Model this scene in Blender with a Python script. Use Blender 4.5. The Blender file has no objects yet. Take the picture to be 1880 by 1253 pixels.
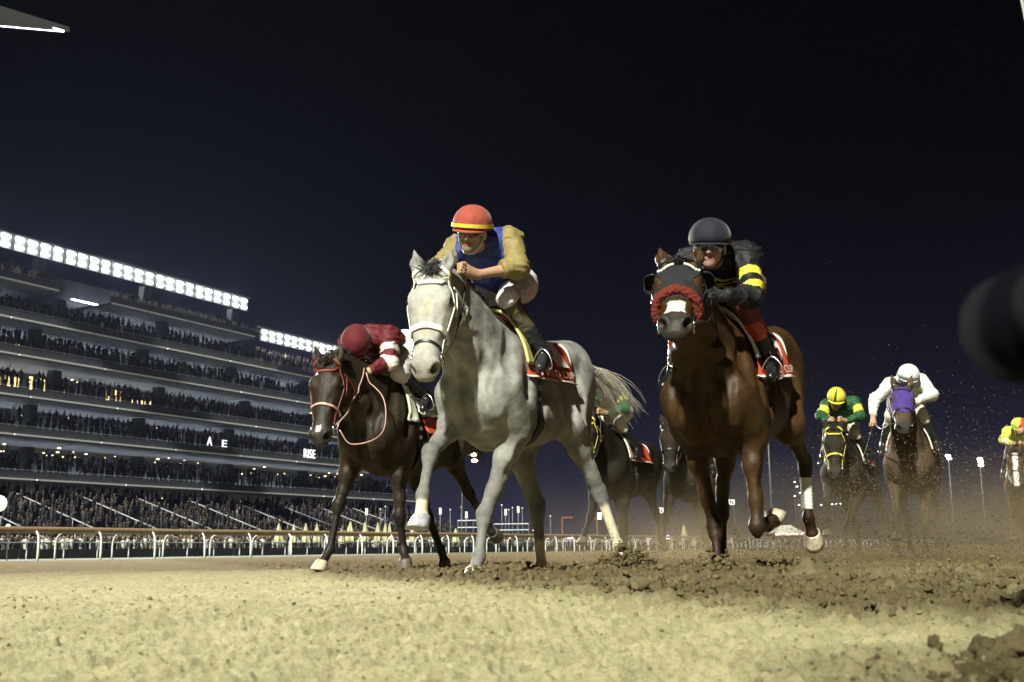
import bpy, math, random
import numpy as np
from mathutils import Matrix, Vector

# ------------------------------------------------------------------ camera, sky, light
SC = bpy.context.scene
COL = SC.collection
rad = math.radians

cam_data = bpy.data.cameras.new("camera")
cam = bpy.data.objects.new("camera", cam_data)
COL.objects.link(cam)
cam.location = (0.0, 0.0, 0.17)
cam.rotation_euler = (Matrix.Rotation(rad(100.4), 3, 'X') @ Matrix.Rotation(rad(-0.7), 3, 'Z')).to_euler()
cam_data.sensor_width = 36.0
cam_data.lens = 40.0
cam_data.clip_start = 0.02
cam_data.clip_end = 3000.0
cam_data.dof.use_dof = True
cam_data.dof.focus_distance = 6.6
cam_data.dof.aperture_fstop = 8.0
SC.camera = cam

SUN_EL, SUN_AZ = 38.0, -20.0       # floodlit night: the light comes from behind and left of the camera
world = bpy.data.worlds.new("World")
SC.world = world
world.use_nodes = True
wn = world.node_tree
for n in list(wn.nodes):
    wn.nodes.remove(n)
w_out = wn.nodes.new('ShaderNodeOutputWorld')
w_bg = wn.nodes.new('ShaderNodeBackground')
w_sky = wn.nodes.new('ShaderNodeTexSky')
w_sky.sky_type = 'NISHITA'
w_sky.sun_disc = False
w_sky.sun_elevation = rad(-4.0)
w_sky.sun_rotation = rad(200.0)
w_add = wn.nodes.new('ShaderNodeMix')
w_add.data_type = 'RGBA'; w_add.blend_type = 'ADD'
w_add.inputs['Factor'].default_value = 1.0
w_mul = wn.nodes.new('ShaderNodeMix')
w_mul.data_type = 'RGBA'; w_mul.blend_type = 'MULTIPLY'
w_mul.inputs['Factor'].default_value = 1.0
w_mul.inputs['B'].default_value = (0.002, 0.002, 0.002, 1)
wn.links.new(w_sky.outputs['Color'], w_mul.inputs['A'])
wn.links.new(w_mul.outputs['Result'], w_add.inputs['A'])
# light pollution: a glow that fades with height above the horizon, the same all round
w_tc = wn.nodes.new('ShaderNodeTexCoord'); w_sep = wn.nodes.new('ShaderNodeSeparateXYZ')
wn.links.new(w_tc.outputs['Generated'], w_sep.inputs[0])
w_m1 = wn.nodes.new('ShaderNodeMath'); w_m1.operation = 'MULTIPLY'; w_m1.inputs[1].default_value = -1 / .085
w_m0 = wn.nodes.new('ShaderNodeMath'); w_m0.operation = 'MAXIMUM'; w_m0.inputs[1].default_value = 0.0
wn.links.new(w_sep.outputs['Z'], w_m0.inputs[0]); wn.links.new(w_m0.outputs[0], w_m1.inputs[0])
w_ex = wn.nodes.new('ShaderNodeMath'); w_ex.operation = 'EXPONENT'; wn.links.new(w_m1.outputs[0], w_ex.inputs[0])
w_gl = wn.nodes.new('ShaderNodeMix'); w_gl.data_type = 'RGBA'
w_gl.inputs['A'].default_value = (.0003, .0003, .0005, 1); w_gl.inputs['B'].default_value = (.026, .026, .048, 1)
wn.links.new(w_ex.outputs[0], w_gl.inputs['Factor']); wn.links.new(w_gl.outputs['Result'], w_add.inputs['B'])
wn.links.new(w_add.outputs['Result'], w_bg.inputs['Color'])
w_bg.inputs['Strength'].default_value = 1.0
wn.links.new(w_bg.outputs[0], w_out.inputs[0])

sun_data = bpy.data.lights.new("floodlight_key", 'SUN')
sun_data.energy = 5.0
sun_data.angle = rad(2.0)
sun_data.color = (1.0, 0.985, 0.84)
sun = bpy.data.objects.new("floodlight_key", sun_data)
COL.objects.link(sun)
_d = Vector((-math.sin(rad(SUN_AZ)) * math.cos(rad(SUN_EL)), math.cos(rad(SUN_AZ)) * math.cos(rad(SUN_EL)), -math.sin(rad(SUN_EL))))
sun.rotation_euler = _d.to_track_quat('-Z', 'Y').to_euler()
sun.location = (-20, -20, 30)

SC.view_settings.view_transform = 'Standard'
SC.view_settings.look = 'None'
SC.view_settings.exposure = 0.65
SC.view_settings.gamma = 1.0
SC.view_settings.use_curve_mapping = False
SC.render.engine = 'CYCLES'
SC.cycles.max_bounces = 5
SC.cycles.diffuse_bounces = 2
SC.cycles.glossy_bounces = 2
SC.cycles.transmission_bounces = 2
SC.cycles.volume_bounces = 0
SC.cycles.volume_step_rate = 3.0
SC.cycles.use_denoising = True
SC.cycles.sample_clamp_indirect = 4.0

HAZE = 0.000044
rng = np.random.default_rng(7)
random.seed(7)

# ------------------------------------------------------------------ helpers: objects
def link(o, parent=None):
    COL.objects.link(o)
    if parent is not None:
        o.parent = parent
    return o

def tag(o, label=None, cat=None, group=None, kind=None):
    if label: o['label'] = label
    if cat: o['category'] = cat
    if group: o['group'] = group
    if kind: o['kind'] = kind
    return o

def empty(name, loc=(0, 0, 0), rz=0.0):
    o = bpy.data.objects.new(name, None)
    o.location = loc
    o.rotation_euler = (0, 0, rz)
    o.empty_display_size = 0.2
    return link(o)

def mesh_np(name, v, f, mat=None, parent=None, smooth=True, col=None, mats=None, fm=None):
    """v (n,3), f list of faces or (m,k) int array"""
    me = bpy.data.meshes.new(name)
    v = np.asarray(v, dtype=np.float32)
    if isinstance(f, np.ndarray):
        m, k = f.shape
        me.vertices.add(len(v)); me.vertices.foreach_set('co', v.ravel())
        me.loops.add(m * k); me.loops.foreach_set('vertex_index', f.astype(np.int32).ravel())
        me.polygons.add(m)
        me.polygons.foreach_set('loop_start', np.arange(0, m * k, k, dtype=np.int32))
        me.update(calc_edges=True)
    else:
        me.from_pydata(v.tolist(), [], f)
        me.update()
    if smooth:
        me.polygons.foreach_set('use_smooth', np.ones(len(me.polygons), dtype=bool))
    if col is not None:
        a = me.color_attributes.new('col', 'FLOAT_COLOR', 'POINT')
        c = np.ones((len(v), 4), dtype=np.float32); c[:, :3] = col
        a.data.foreach_set('color', c.ravel())
    for m_ in (mats or ([mat] if mat else [])):
        me.materials.append(m_)
    if fm is not None:
        me.polygons.foreach_set('material_index', np.asarray(fm, dtype=np.int32))
    me.validate()
    o = bpy.data.objects.new(name, me)
    return link(o, parent)

class MB:
    """collects simple shapes into one mesh"""
    def __init__(s): s.v = []; s.f = []
    def add(s, v, f):
        b = len(s.v); s.v += [tuple(p) for p in v]; s.f += [[i + b for i in q] for q in f]; return s
    def box(s, c, d, rz=0.0, ax=None):
        """centre, full dims; ax = 3x3 columns"""
        hx, hy, hz = d[0] / 2, d[1] / 2, d[2] / 2
        M = ax if ax is not None else np.array([[math.cos(rz), -math.sin(rz), 0], [math.sin(rz), math.cos(rz), 0], [0, 0, 1]])
        P = np.array([(x, y, z) for x in (-hx, hx) for y in (-hy, hy) for z in (-hz, hz)]) @ np.asarray(M).T + np.asarray(c)
        return s.add(P, [[0, 1, 3, 2], [4, 6, 7, 5], [0, 4, 5, 1], [2, 3, 7, 6], [0, 2, 6, 4], [1, 5, 7, 3]])
    def tube(s, pts, r, n=8, cap=True):
        pts = [np.asarray(p, float) for p in pts]
        rs = [r] * len(pts) if np.isscalar(r) else r
        V = []; up = None
        for i, p in enumerate(pts):
            t = pts[min(i + 1, len(pts) - 1)] - pts[max(i - 1, 0)]
            t = t / (np.linalg.norm(t) + 1e-9)
            if up is None:
                up = np.array([0, 0, 1.0]) if abs(t[2]) < .9 else np.array([1.0, 0, 0])
            a = np.cross(up, t); a /= np.linalg.norm(a) + 1e-9
            b = np.cross(t, a); up = b
            for k in range(n):
                q = 2 * math.pi * k / n
                V.append(p + rs[i] * (a * math.cos(q) + b * math.sin(q)))
        Fc = []
        for i in range(len(pts) - 1):
            for k in range(n):
                Fc.append([i * n + k, i * n + (k + 1) % n, (i + 1) * n + (k + 1) % n, (i + 1) * n + k])
        if cap:
            Fc.append(list(range(n))[::-1]); Fc.append([(len(pts) - 1) * n + k for k in range(n)])
        return s.add(V, Fc)
    def sphere(s, c, r, nu=10, nv=7, M=None):
        r = np.array([r, r, r]) if np.isscalar(r) else np.asarray(r)
        V = []; Fc = []
        for j in range(1, nv):
            th = math.pi * j / nv
            for i in range(nu):
                ph = 2 * math.pi * i / nu
                V.append((math.sin(th) * math.cos(ph), math.sin(th) * math.sin(ph), math.cos(th)))
        V.append((0, 0, 1)); V.append((0, 0, -1))
        t, b = len(V) - 2, len(V) - 1
        for j in range(nv - 2):
            for i in range(nu):
                Fc.append([j * nu + i, (j + 1) * nu + i, (j + 1) * nu + (i + 1) % nu, j * nu + (i + 1) % nu])
        for i in range(nu):
            Fc.append([t, i, (i + 1) % nu]); Fc.append([b, (nv - 2) * nu + (i + 1) % nu, (nv - 2) * nu + i])
        P = np.array(V) * r
        if M is not None: P = P @ np.asarray(M).T
        return s.add(P + np.asarray(c), Fc)
    def build(s, name, mat, parent=None, smooth=False, loc=None):
        o = mesh_np(name, np.array(s.v) if s.v else np.zeros((0, 3)), s.f, mat, parent, smooth)
        if loc is not None: o.location = loc
        return o

# ------------------------------------------------------------------ helpers: materials
def new_mat(name):
    m = bpy.data.materials.new(name); m.use_nodes = True
    nt = m.node_tree
    return m, nt, nt.nodes['Principled BSDF']

def set_in(b, **kw):
    for k, v in kw.items():
        b.inputs[k.replace('_', ' ')].default_value = v

def mat_plain(name, c, rough=0.6, metal=0.0, var=0.12, scale=30.0, bump=0.0, bscale=80.0, sheen=0.0, coat=0.0, alpha=None):
    m, nt, b = new_mat(name)
    N, L = nt.nodes, nt.links
    tc = N.new('ShaderNodeTexCoord')
    no = N.new('ShaderNodeTexNoise'); no.inputs['Scale'].default_value = scale; no.inputs['Detail'].default_value = 4
    L.new(tc.outputs['Object'], no.inputs['Vector'])
    mr = N.new('ShaderNodeMapRange'); mr.inputs['From Min'].default_value = .3; mr.inputs['From Max'].default_value = .7
    mr.inputs['To Min'].default_value = 1 - var; mr.inputs['To Max'].default_value = 1 + var
    L.new(no.outputs['Fac'], mr.inputs['Value'])
    mx = N.new('ShaderNodeMix'); mx.data_type = 'RGBA'; mx.blend_type = 'MULTIPLY'; mx.inputs['Factor'].default_value = 1
    mx.inputs['A'].default_value = (*c, 1)
    L.new(mr.outputs['Result'], mx.inputs['B'])
    L.new(mx.outputs['Result'], b.inputs['Base Color'])
    set_in(b, Roughness=rough, Metallic=metal)
    if sheen: b.inputs['Sheen Weight'].default_value = sheen
    if coat: b.inputs['Coat Weight'].default_value = coat
    if bump:
        n2 = N.new('ShaderNodeTexNoise'); n2.inputs['Scale'].default_value = bscale; n2.inputs['Detail'].default_value = 5
        L.new(tc.outputs['Object'], n2.inputs['Vector'])
        bp = N.new('ShaderNodeBump'); bp.inputs['Strength'].default_value = bump; bp.inputs['Distance'].default_value = .01
        L.new(n2.outputs['Fac'], bp.inputs['Height']); L.new(bp.outputs['Normal'], b.inputs['Normal'])
    return m

def mat_emit(name, c, strength):
    m, nt, b = new_mat(name)
    set_in(b, Roughness=.5)
    b.inputs['Base Color'].default_value = (*c, 1)
    b.inputs['Emission Color'].default_value = (*c, 1)
    b.inputs['Emission Strength'].default_value = strength
    return m

def mat_vcol(name, rough=0.55, var=0.15, scale=14.0, fine=180.0, bump=0.15, sheen=0.0, spec=0.5, bdist=.004, coat=0.0, mud=0.0, swell=0.0):
    """base colour from the mesh's own colour attribute, broken up with noise"""
    m, nt, b = new_mat(name)
    N, L = nt.nodes, nt.links
    at = N.new('ShaderNodeAttribute'); at.attribute_name = 'col'
    tc = N.new('ShaderNodeTexCoord')
    n1 = N.new('ShaderNodeTexNoise'); n1.inputs['Scale'].default_value = scale; n1.inputs['Detail'].default_value = 5
    n2 = N.new('ShaderNodeTexNoise'); n2.inputs['Scale'].default_value = fine; n2.inputs['Detail'].default_value = 3
    L.new(tc.outputs['Object'], n1.inputs['Vector']); L.new(tc.outputs['Object'], n2.inputs['Vector'])
    ad = N.new('ShaderNodeMath'); ad.operation = 'ADD'
    L.new(n1.outputs['Fac'], ad.inputs[0]); L.new(n2.outputs['Fac'], ad.inputs[1])
    mr = N.new('ShaderNodeMapRange'); mr.inputs['From Min'].default_value = .7; mr.inputs['From Max'].default_value = 1.3
    mr.inputs['To Min'].default_value = 1 - var; mr.inputs['To Max'].default_value = 1 + var
    L.new(ad.outputs[0], mr.inputs['Value'])
    mx = N.new('ShaderNodeMix'); mx.data_type = 'RGBA'; mx.blend_type = 'MULTIPLY'; mx.inputs['Factor'].default_value = 1
    L.new(at.outputs['Color'], mx.inputs['A']); L.new(mr.outputs['Result'], mx.inputs['B'])
    src = mx.outputs['Result']
    if mud:
        n3 = N.new('ShaderNodeTexNoise'); n3.inputs['Scale'].default_value = 55; n3.inputs['Detail'].default_value = 6; n3.inputs['Roughness'].default_value = .75
        L.new(tc.outputs['Object'], n3.inputs['Vector'])
        r3 = N.new('ShaderNodeMapRange'); r3.inputs['From Min'].default_value = .62; r3.inputs['From Max'].default_value = .70
        r3.inputs['To Max'].default_value = mud
        L.new(n3.outputs['Fac'], r3.inputs['Value'])
        m3 = N.new('ShaderNodeMix'); m3.data_type = 'RGBA'; m3.inputs['B'].default_value = (.24, .17, .08, 1)
        L.new(r3.outputs['Result'], m3.inputs['Factor']); L.new(src, m3.inputs['A'])
        src = m3.outputs['Result']
    L.new(src, b.inputs['Base Color'])
    set_in(b, Roughness=rough)
    b.inputs['Specular IOR Level'].default_value = spec
    if sheen:
        b.inputs['Sheen Weight'].default_value = sheen
        b.inputs['Sheen Roughness'].default_value = .4
    if coat: b.inputs['Coat Weight'].default_value = coat
    if bump:
        bp = N.new('ShaderNodeBump'); bp.inputs['Strength'].default_value = bump; bp.inputs['Distance'].default_value = bdist
        L.new(ad.outputs[0], bp.inputs['Height'])
        n4 = N.new('ShaderNodeTexNoise'); n4.inputs['Scale'].default_value = 17; n4.inputs['Detail'].default_value = 3
        L.new(tc.outputs['Object'], n4.inputs['Vector'])
        b2 = N.new('ShaderNodeBump'); b2.inputs['Strength'].default_value = min(1.0, swell); b2.inputs['Distance'].default_value = .02
        L.new(n4.outputs['Fac'], b2.inputs['Height']); L.new(bp.outputs['Normal'], b2.inputs['Normal']); L.new(b2.outputs['Normal'], b.inputs['Normal'])
    return m

# ------------------------------------------------------------------ helpers: smooth solids on a grid
def nrm(a):
    a = np.asarray(a, float); return a / (np.linalg.norm(a) + 1e-12)

class Field:
    """signed distance samples on a regular grid; shapes melt into one another"""
    def __init__(s, lo, hi, h):
        s.lo = np.asarray(lo, float); s.h = h
        s.n = np.ceil((np.asarray(hi, float) - s.lo) / h).astype(int) + 1
        s.f = np.full(s.n, 0.5, dtype=np.float32)
    def _sub(s, lo, hi):
        a = np.clip(np.floor((np.asarray(lo) - s.lo) / s.h).astype(int), 0, s.n - 1)
        b = np.clip(np.ceil((np.asarray(hi) - s.lo) / s.h).astype(int) + 1, 1, s.n)
        b = np.maximum(b, a + 1)
        sl = tuple(slice(a[i], b[i]) for i in range(3))
        ax = [(s.lo[i] + s.h * np.arange(a[i], b[i])).astype(np.float32) for i in range(3)]
        X, Y, Z = np.meshgrid(*ax, indexing='ij', sparse=True)
        return sl, X, Y, Z
    def _mix(s, sl, d, k, sub=False):
        a = s.f[sl]
        if sub:
            d = -d
            hh = np.maximum(k - np.abs(a - d), 0) / k
            s.f[sl] = np.maximum(a, d) + hh * hh * k * .25
        else:
            hh = np.maximum(k - np.abs(a - d), 0) / k
            s.f[sl] = np.minimum(a, d) - hh * hh * k * .25
    def cone(s, a, b, ra, rb, k=.03, wide=None, ws=1.0, sub=False):
        """tapered capsule a-b; ws scales the section along direction wide"""
        a = np.asarray(a, float); b = np.asarray(b, float)
        m = max(ra, rb) * max(ws, 1.0) + k + 2 * s.h
        sl, X, Y, Z = s._sub(np.minimum(a, b) - m, np.maximum(a, b) + m)
        ab = b - a; L2 = ab @ ab + 1e-12
        px, py, pz = X - a[0], Y - a[1], Z - a[2]
        t = np.clip((px * ab[0] + py * ab[1] + pz * ab[2]) / L2, 0, 1)
        qx, qy, qz = px - t * ab[0], py - t * ab[1], pz - t * ab[2]
        if wide is not None:
            w = np.asarray(wide, float); d = ab / math.sqrt(L2); w = w - d * (w @ d); w = nrm(w)
            c = (qx * w[0] + qy * w[1] + qz * w[2]); c = c * (1 - 1 / ws)
            qx, qy, qz = qx - c * w[0], qy - c * w[1], qz - c * w[2]
        d = np.sqrt(qx * qx + qy * qy + qz * qz) - (ra + (rb - ra) * t)
        if ws > 1: d = d * 1.0
        s._mix(sl, d, k, sub)
    def chain(s, pts, rs, k=.03, wide=None, ws=1.0):
        for i in range(len(pts) - 1): s.cone(pts[i], pts[i + 1], rs[i], rs[i + 1], k, wide, ws)
    def ell(s, c, r, M=None, k=.03, sub=False):
        """ellipsoid, radii r along the columns of M"""
        c = np.asarray(c, float); r = np.asarray(r, float)
        M = np.eye(3) if M is None else np.asarray(M, float)
        m = np.abs(M) @ r + k + 2 * s.h
        sl, X, Y, Z = s._sub(c - m, c + m)
        px, py, pz = X - c[0], Y - c[1], Z - c[2]
        u = (px * M[0, 0] + py * M[1, 0] + pz * M[2, 0]) / r[0]
        v = (px * M[0, 1] + py * M[1, 1] + pz * M[2, 1]) / r[1]
        w = (px * M[0, 2] + py * M[1, 2] + pz * M[2, 2]) / r[2]
        k0 = np.sqrt(u * u + v * v + w * w)
        k1 = np.sqrt((u / r[0]) ** 2 + (v / r[1]) ** 2 + (w / r[2]) ** 2) + 1e-6
        d = k0 * (k0 - 1) / k1
        s._mix(sl, d, k, sub)
    def loft(s, O, M, st, k=.03, egg=0.0, ne=2.2, shear=None):
        """section loft along column 0 of M; st rows: x, top, bottom, half width, egg"""
        st = np.asarray(st, float); O = np.asarray(O, float); M = np.asarray(M, float)
        cs = []
        for x in (st[0, 0], st[-1, 0]):
            for y in (-st[:, 3].max(), st[:, 3].max()):
                for z in (st[:, 2].min(), st[:, 1].max()):
                    cs.append(O + M @ np.array([x, y, z]))
        cs = np.array(cs); m = k + 3 * s.h + (.15 if shear else 0)
        sl, X, Y, Z = s._sub(cs.min(0) - m, cs.max(0) + m)
        px, py, pz = X - O[0], Y - O[1], Z - O[2]
        x = px * M[0, 0] + py * M[1, 0] + pz * M[2, 0]
        y = px * M[0, 1] + py * M[1, 1] + pz * M[2, 1]
        z = px * M[0, 2] + py * M[1, 2] + pz * M[2, 2]
        if shear: z = z - (shear[0] + shear[1] * x)
        # smooth interpolation of stations
        xs = np.linspace(st[0, 0], st[-1, 0], 120)
        def cub(col):
            y0 = np.interp(xs, st[:, 0], st[:, col])
            kk = np.ones(7) / 7; yp = np.pad(y0, 3, mode='edge'); return np.convolve(yp, kk, 'valid')
        top = np.interp(x, xs, cub(1)); bot = np.interp(x, xs, cub(2)); w = np.interp(x, xs, cub(3))
        zc = (top + bot) / 2; hh = (top - bot) / 2
        t = (z - zc) / hh
        if st.shape[1] > 4:
            eg = np.interp(x, xs, cub(4)); w = w * np.clip(1 - eg * np.clip(t, -1, 1), .25, 1.6)
        u = (np.abs(y) / w) ** ne + np.abs(t) ** ne
        rr = u ** (1 / ne)
        d = (rr - 1) * np.minimum(w, hh) * 1.0
        dx = np.maximum(st[0, 0] - x, x - st[-1, 0])
        d = np.where(dx > 0, np.sqrt(np.maximum(d, 0) ** 2 + dx * dx) + np.minimum(d, 0) * 0, d).astype(np.float32)
        s._mix(sl, d, k)
    def torus(s, c, n, R, r, k=.01):
        c = np.asarray(c, float); n = nrm(n); m = R + r + k + 2 * s.h
        sl, X, Y, Z = s._sub(c - m, c + m)
        px, py, pz = X - c[0], Y - c[1], Z - c[2]
        a = px * n[0] + py * n[1] + pz * n[2]
        q = np.sqrt(np.maximum(px * px + py * py + pz * pz - a * a, 0)) - R
        s._mix(sl, np.sqrt(q * q + a * a) - r, k)
    def cut(s, p, n, k=.008, lo=None, hi=None):
        """removes the half space on the side n points to (within a box)"""
        n = nrm(n)
        sl, X, Y, Z = s._sub(lo if lo is not None else s.lo, hi if hi is not None else s.lo + s.h * s.n)
        d = -((X - p[0]) * n[0] + (Y - p[1]) * n[1] + (Z - p[2]) * n[2])
        s._mix(sl, d, k, sub=True)
    # --- reading
    def val(s, P):
        P = np.asarray(P, float); g = (P - s.lo) / s.h
        g = np.clip(g, 0, s.n - 1.001); i = np.floor(g).astype(int); t = g - i
        r = 0
        for dx in (0, 1):
            for dy in (0, 1):
                for dz in (0, 1):
                    w = (t[..., 0] if dx else 1 - t[..., 0]) * (t[..., 1] if dy else 1 - t[..., 1]) * (t[..., 2] if dz else 1 - t[..., 2])
                    r = r + w * s.f[i[..., 0] + dx, i[..., 1] + dy, i[..., 2] + dz]
        return r
    def grad(s, P):
        e = s.h * 1.2; P = np.asarray(P, float); g = np.zeros_like(P)
        for a in range(3):
            d = np.zeros(3); d[a] = e
            g[..., a] = s.val(P + d) - s.val(P - d)
        return g / (np.linalg.norm(g, axis=-1, keepdims=True) + 1e-9)
    def snap(s, P, off=0.0, it=6):
        P = np.array(P, float)
        for _ in range(it):
            P = P - s.grad(P) * (s.val(P) - off)[..., None] * .9
        return P, s.grad(P)
    def march(s, O, D, tmax, off=0.0, n=90):
        """first point along O + t D whose distance falls below off"""
        O = np.asarray(O, float); D = np.asarray(D, float)
        ts = np.linspace(0, tmax, n); hit = np.full(O.shape[:-1], -1.0); prev = None
        for t in ts:
            v = s.val(O + D * t) - off
            if prev is not None:
                c = (hit < 0) & (v <= 0)
                hit = np.where(c, t - (ts[1] - ts[0]) * (-v) / np.maximum(prev - v, 1e-6), hit)
            prev = v
        return hit
    def mesh(s, smooth=2):
        """surface nets"""
        f = s.f; n = s.n
        ins = f < 0
        c = np.zeros(n - 1, dtype=np.int8)
        for dx in (0, 1):
            for dy in (0, 1):
                for dz in (0, 1):
                    c += ins[dx:n[0] - 1 + dx, dy:n[1] - 1 + dy, dz:n[2] - 1 + dz]
        act = (c > 0) & (c < 8)
        ijk = np.argwhere(act)
        idx = np.full(n - 1, -1, dtype=np.int32); idx[act] = np.arange(len(ijk))
        cor = [(dx, dy, dz) for dx in (0, 1) for dy in (0, 1) for dz in (0, 1)]
        V = {q: f[ijk[:, 0] + q[0], ijk[:, 1] + q[1], ijk[:, 2] + q[2]] for q in cor}
        acc = np.zeros((len(ijk), 3)); cnt = np.zeros(len(ijk))
        for q in cor:
            for a in range(3):
                if q[a] == 0:
                    r = list(q); r[a] = 1; r = tuple(r)
                    va, vb = V[q], V[r]; cr = (va < 0) != (vb < 0)
                    t = np.where(cr, va / np.where(cr, va - vb, 1), 0)
                    pt = np.tile(np.array(q, float), (len(ijk), 1)); pt[:, a] += t
                    acc += pt * cr[:, None]; cnt += cr
        P = (acc / cnt[:, None] + ijk) * s.h + s.lo
        F = []
        for a in range(3):
            b, d = (a + 1) % 3, (a + 2) % 3
            sl0 = [slice(None)] * 3; sl1 = [slice(None)] * 3
            sl0[a] = slice(0, n[a] - 1); sl1[a] = slice(1, n[a])
            for x_ in (b, d):
                sl0[x_] = slice(1, n[x_] - 1); sl1[x_] = slice(1, n[x_] - 1)
            i0, i1 = ins[tuple(sl0)], ins[tuple(sl1)]
            ch = np.argwhere(i0 != i1)
            if not len(ch): continue
            s0 = i0[tuple(ch.T)]
            e = ch.copy(); e[:, b] += 1; e[:, d] += 1
            def at(ob, od):
                q = e.copy(); q[:, b] -= ob; q[:, d] -= od
                return idx[tuple(q.T)]
            q4 = np.stack([at(1, 1), at(0, 1), at(0, 0), at(1, 0)], 1)
            q4[~s0] = q4[~s0][:, ::-1]
            F.append(q4)
        F = np.concatenate(F)
        if smooth:
            E_ = np.concatenate([F[:, [0, 1]], F[:, [1, 2]], F[:, [2, 3]], F[:, [3, 0]]])
            deg = np.bincount(E_[:, 0], minlength=len(P)).astype(float) + np.bincount(E_[:, 1], minlength=len(P))
            for itn in range(smooth):
                for lam in (.55, -.56 if itn < smooth - 1 else -.3):
                    Q = np.zeros_like(P)
                    for a in range(3):
                        Q[:, a] = np.bincount(E_[:, 0], P[E_[:, 1], a], len(P)) + np.bincount(E_[:, 1], P[E_[:, 0], a], len(P))
                    P = P + lam * (Q / deg[:, None] - P)
        return P, F

def ribbon(P, Nn, w, th, closed=False):
    """flat strap following points P with normals Nn; returns v,f"""
    P = np.asarray(P, float); n = len(P)
    ws = np.full(n, w) if np.isscalar(w) else np.asarray(w)
    T = np.roll(P, -1, 0) - np.roll(P, 1, 0)
    if not closed: T[0] = P[1] - P[0]; T[-1] = P[-1] - P[-2]
    T /= np.linalg.norm(T, axis=1, keepdims=True) + 1e-9
    B = np.cross(Nn, T); B /= np.linalg.norm(B, axis=1, keepdims=True) + 1e-9
    Nn = np.cross(T, B)
    V = np.stack([P - B * ws[:, None] / 2, P + B * ws[:, None] / 2, P + B * ws[:, None] / 2 + Nn * th, P - B * ws[:, None] / 2 + Nn * th], 1).reshape(-1, 3)
    F = []
    for i in range(n if closed else n - 1):
        j = (i + 1) % n
        for k in range(4):
            F.append([i * 4 + k, i * 4 + (k + 1) % 4, j * 4 + (k + 1) % 4, j * 4 + k])
    if not closed:
        F.append([0, 3, 2, 1]); e = (n - 1) * 4; F.append([e, e + 1, e + 2, e + 3])
    return V, F

def resample(pts, n, closed=False):
    """Catmull-Rom through pts, n samples"""
    p = np.asarray(pts, float)
    if closed: q = np.vstack([p[-1], p, p[0], p[1]])
    else: q = np.vstack([2 * p[0] - p[1], p, 2 * p[-1] - p[-2]])
    m = len(q) - 3; out = []
    for i in range(n):
        t = i * m / n if closed else i * m / (n - 1)
        k = min(int(t), m - 1); u = t - k
        a, b, c, d = q[k], q[k + 1], q[k + 2], q[k + 3]
        out.append(.5 * (2 * b + (c - a) * u + (2 * a - 5 * b + 4 * c - d) * u * u + (3 * b - a - 3 * c + d) * u ** 3))
    return np.array(out)

def vnoise(P, freq, seed=0):
    """cheap smooth value noise at points (n,3)"""
    Q = np.asarray(P, float) * freq
    i = np.floor(Q).astype(np.int64); t = Q - i; t = t * t * (3 - 2 * t)
    def hsh(a, b, c):
        x = (a * 374761393 + b * 668265263 + c * 2147483647 + seed * 1274126177) & 0xffffffff
        x = ((x ^ (x >> 13)) * 1274126177) & 0xffffffff
        return ((x ^ (x >> 16)) & 0xffff) / 65535.0
    r = 0
    for dx in (0, 1):
        for dy in (0, 1):
            for dz in (0, 1):
                w = (t[:, 0] if dx else 1 - t[:, 0]) * (t[:, 1] if dy else 1 - t[:, 1]) * (t[:, 2] if dz else 1 - t[:, 2])
                r = r + w * hsh(i[:, 0] + dx, i[:, 1] + dy, i[:, 2] + dz)
    return r

def sstep(a, b, x):
    t = np.clip((x - a) / (b - a), 0, 1); return t * t * (3 - 2 * t)
# ------------------------------------------------------------------ horses
TRUNK = [  # x, top, bottom, half width, egg (narrow top)
    (.46, 1.20, 1.02, .09, 0), (.41, 1.29, .93, .18, .1), (.32, 1.38, .86, .225, .2), (.20, 1.46, .80, .235, .30),
    (.06, 1.53, .775, .225, .42), (-.08, 1.545, .765, .245, .42), (-.25, 1.50, .765, .275, .30), (-.45, 1.475, .79, .295, .18),
    (-.62, 1.49, .85, .29, .14), (-.80, 1.535, .94, .285, .16), (-.95, 1.525, 1.0, .27, .2), (-1.08, 1.47, 1.06, .235, .2),
    (-1.18, 1.39, 1.13, .16, .1), (-1.25, 1.31, 1.2, .07, 0)]
HEAD = [
    (-.05, -.01, -.11, .055, 0), (.02, .035, -.18, .090, 0), (.10, .055, -.235, .108, .02), (.18, .054, -.25, .120, .0),
    (.25, .046, -.235, .114, .05), (.33, .032, -.19, .096, .12), (.41, .018, -.155, .083, .12), (.48, .008, -.135, .075, .08),
    (.54, .000, -.128, .076, .0), (.585, -.012, -.124, .075, -.05), (.615, -.032, -.114, .063, 0), (.636, -.058, -.098, .034, 0)]

def seg_info(P, a, b):
    a = np.asarray(a); b = np.asarray(b); ab = b - a
    t = np.clip(((P - a) @ ab) / (ab @ ab), 0, 1)
    return np.linalg.norm(P - a - t[:, None] * ab, axis=1), t

def head_frame(s):
    X = nrm(np.asarray(s['muz'], float) - np.asarray(s['poll'], float)); y = rad(s['hy'])
    Z = np.array([math.cos(y), math.sin(y), .35]); Z = nrm(Z - X * (X @ Z)); Y = np.cross(Z, X)
    return np.stack([X, Y, Z], 1)

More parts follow.
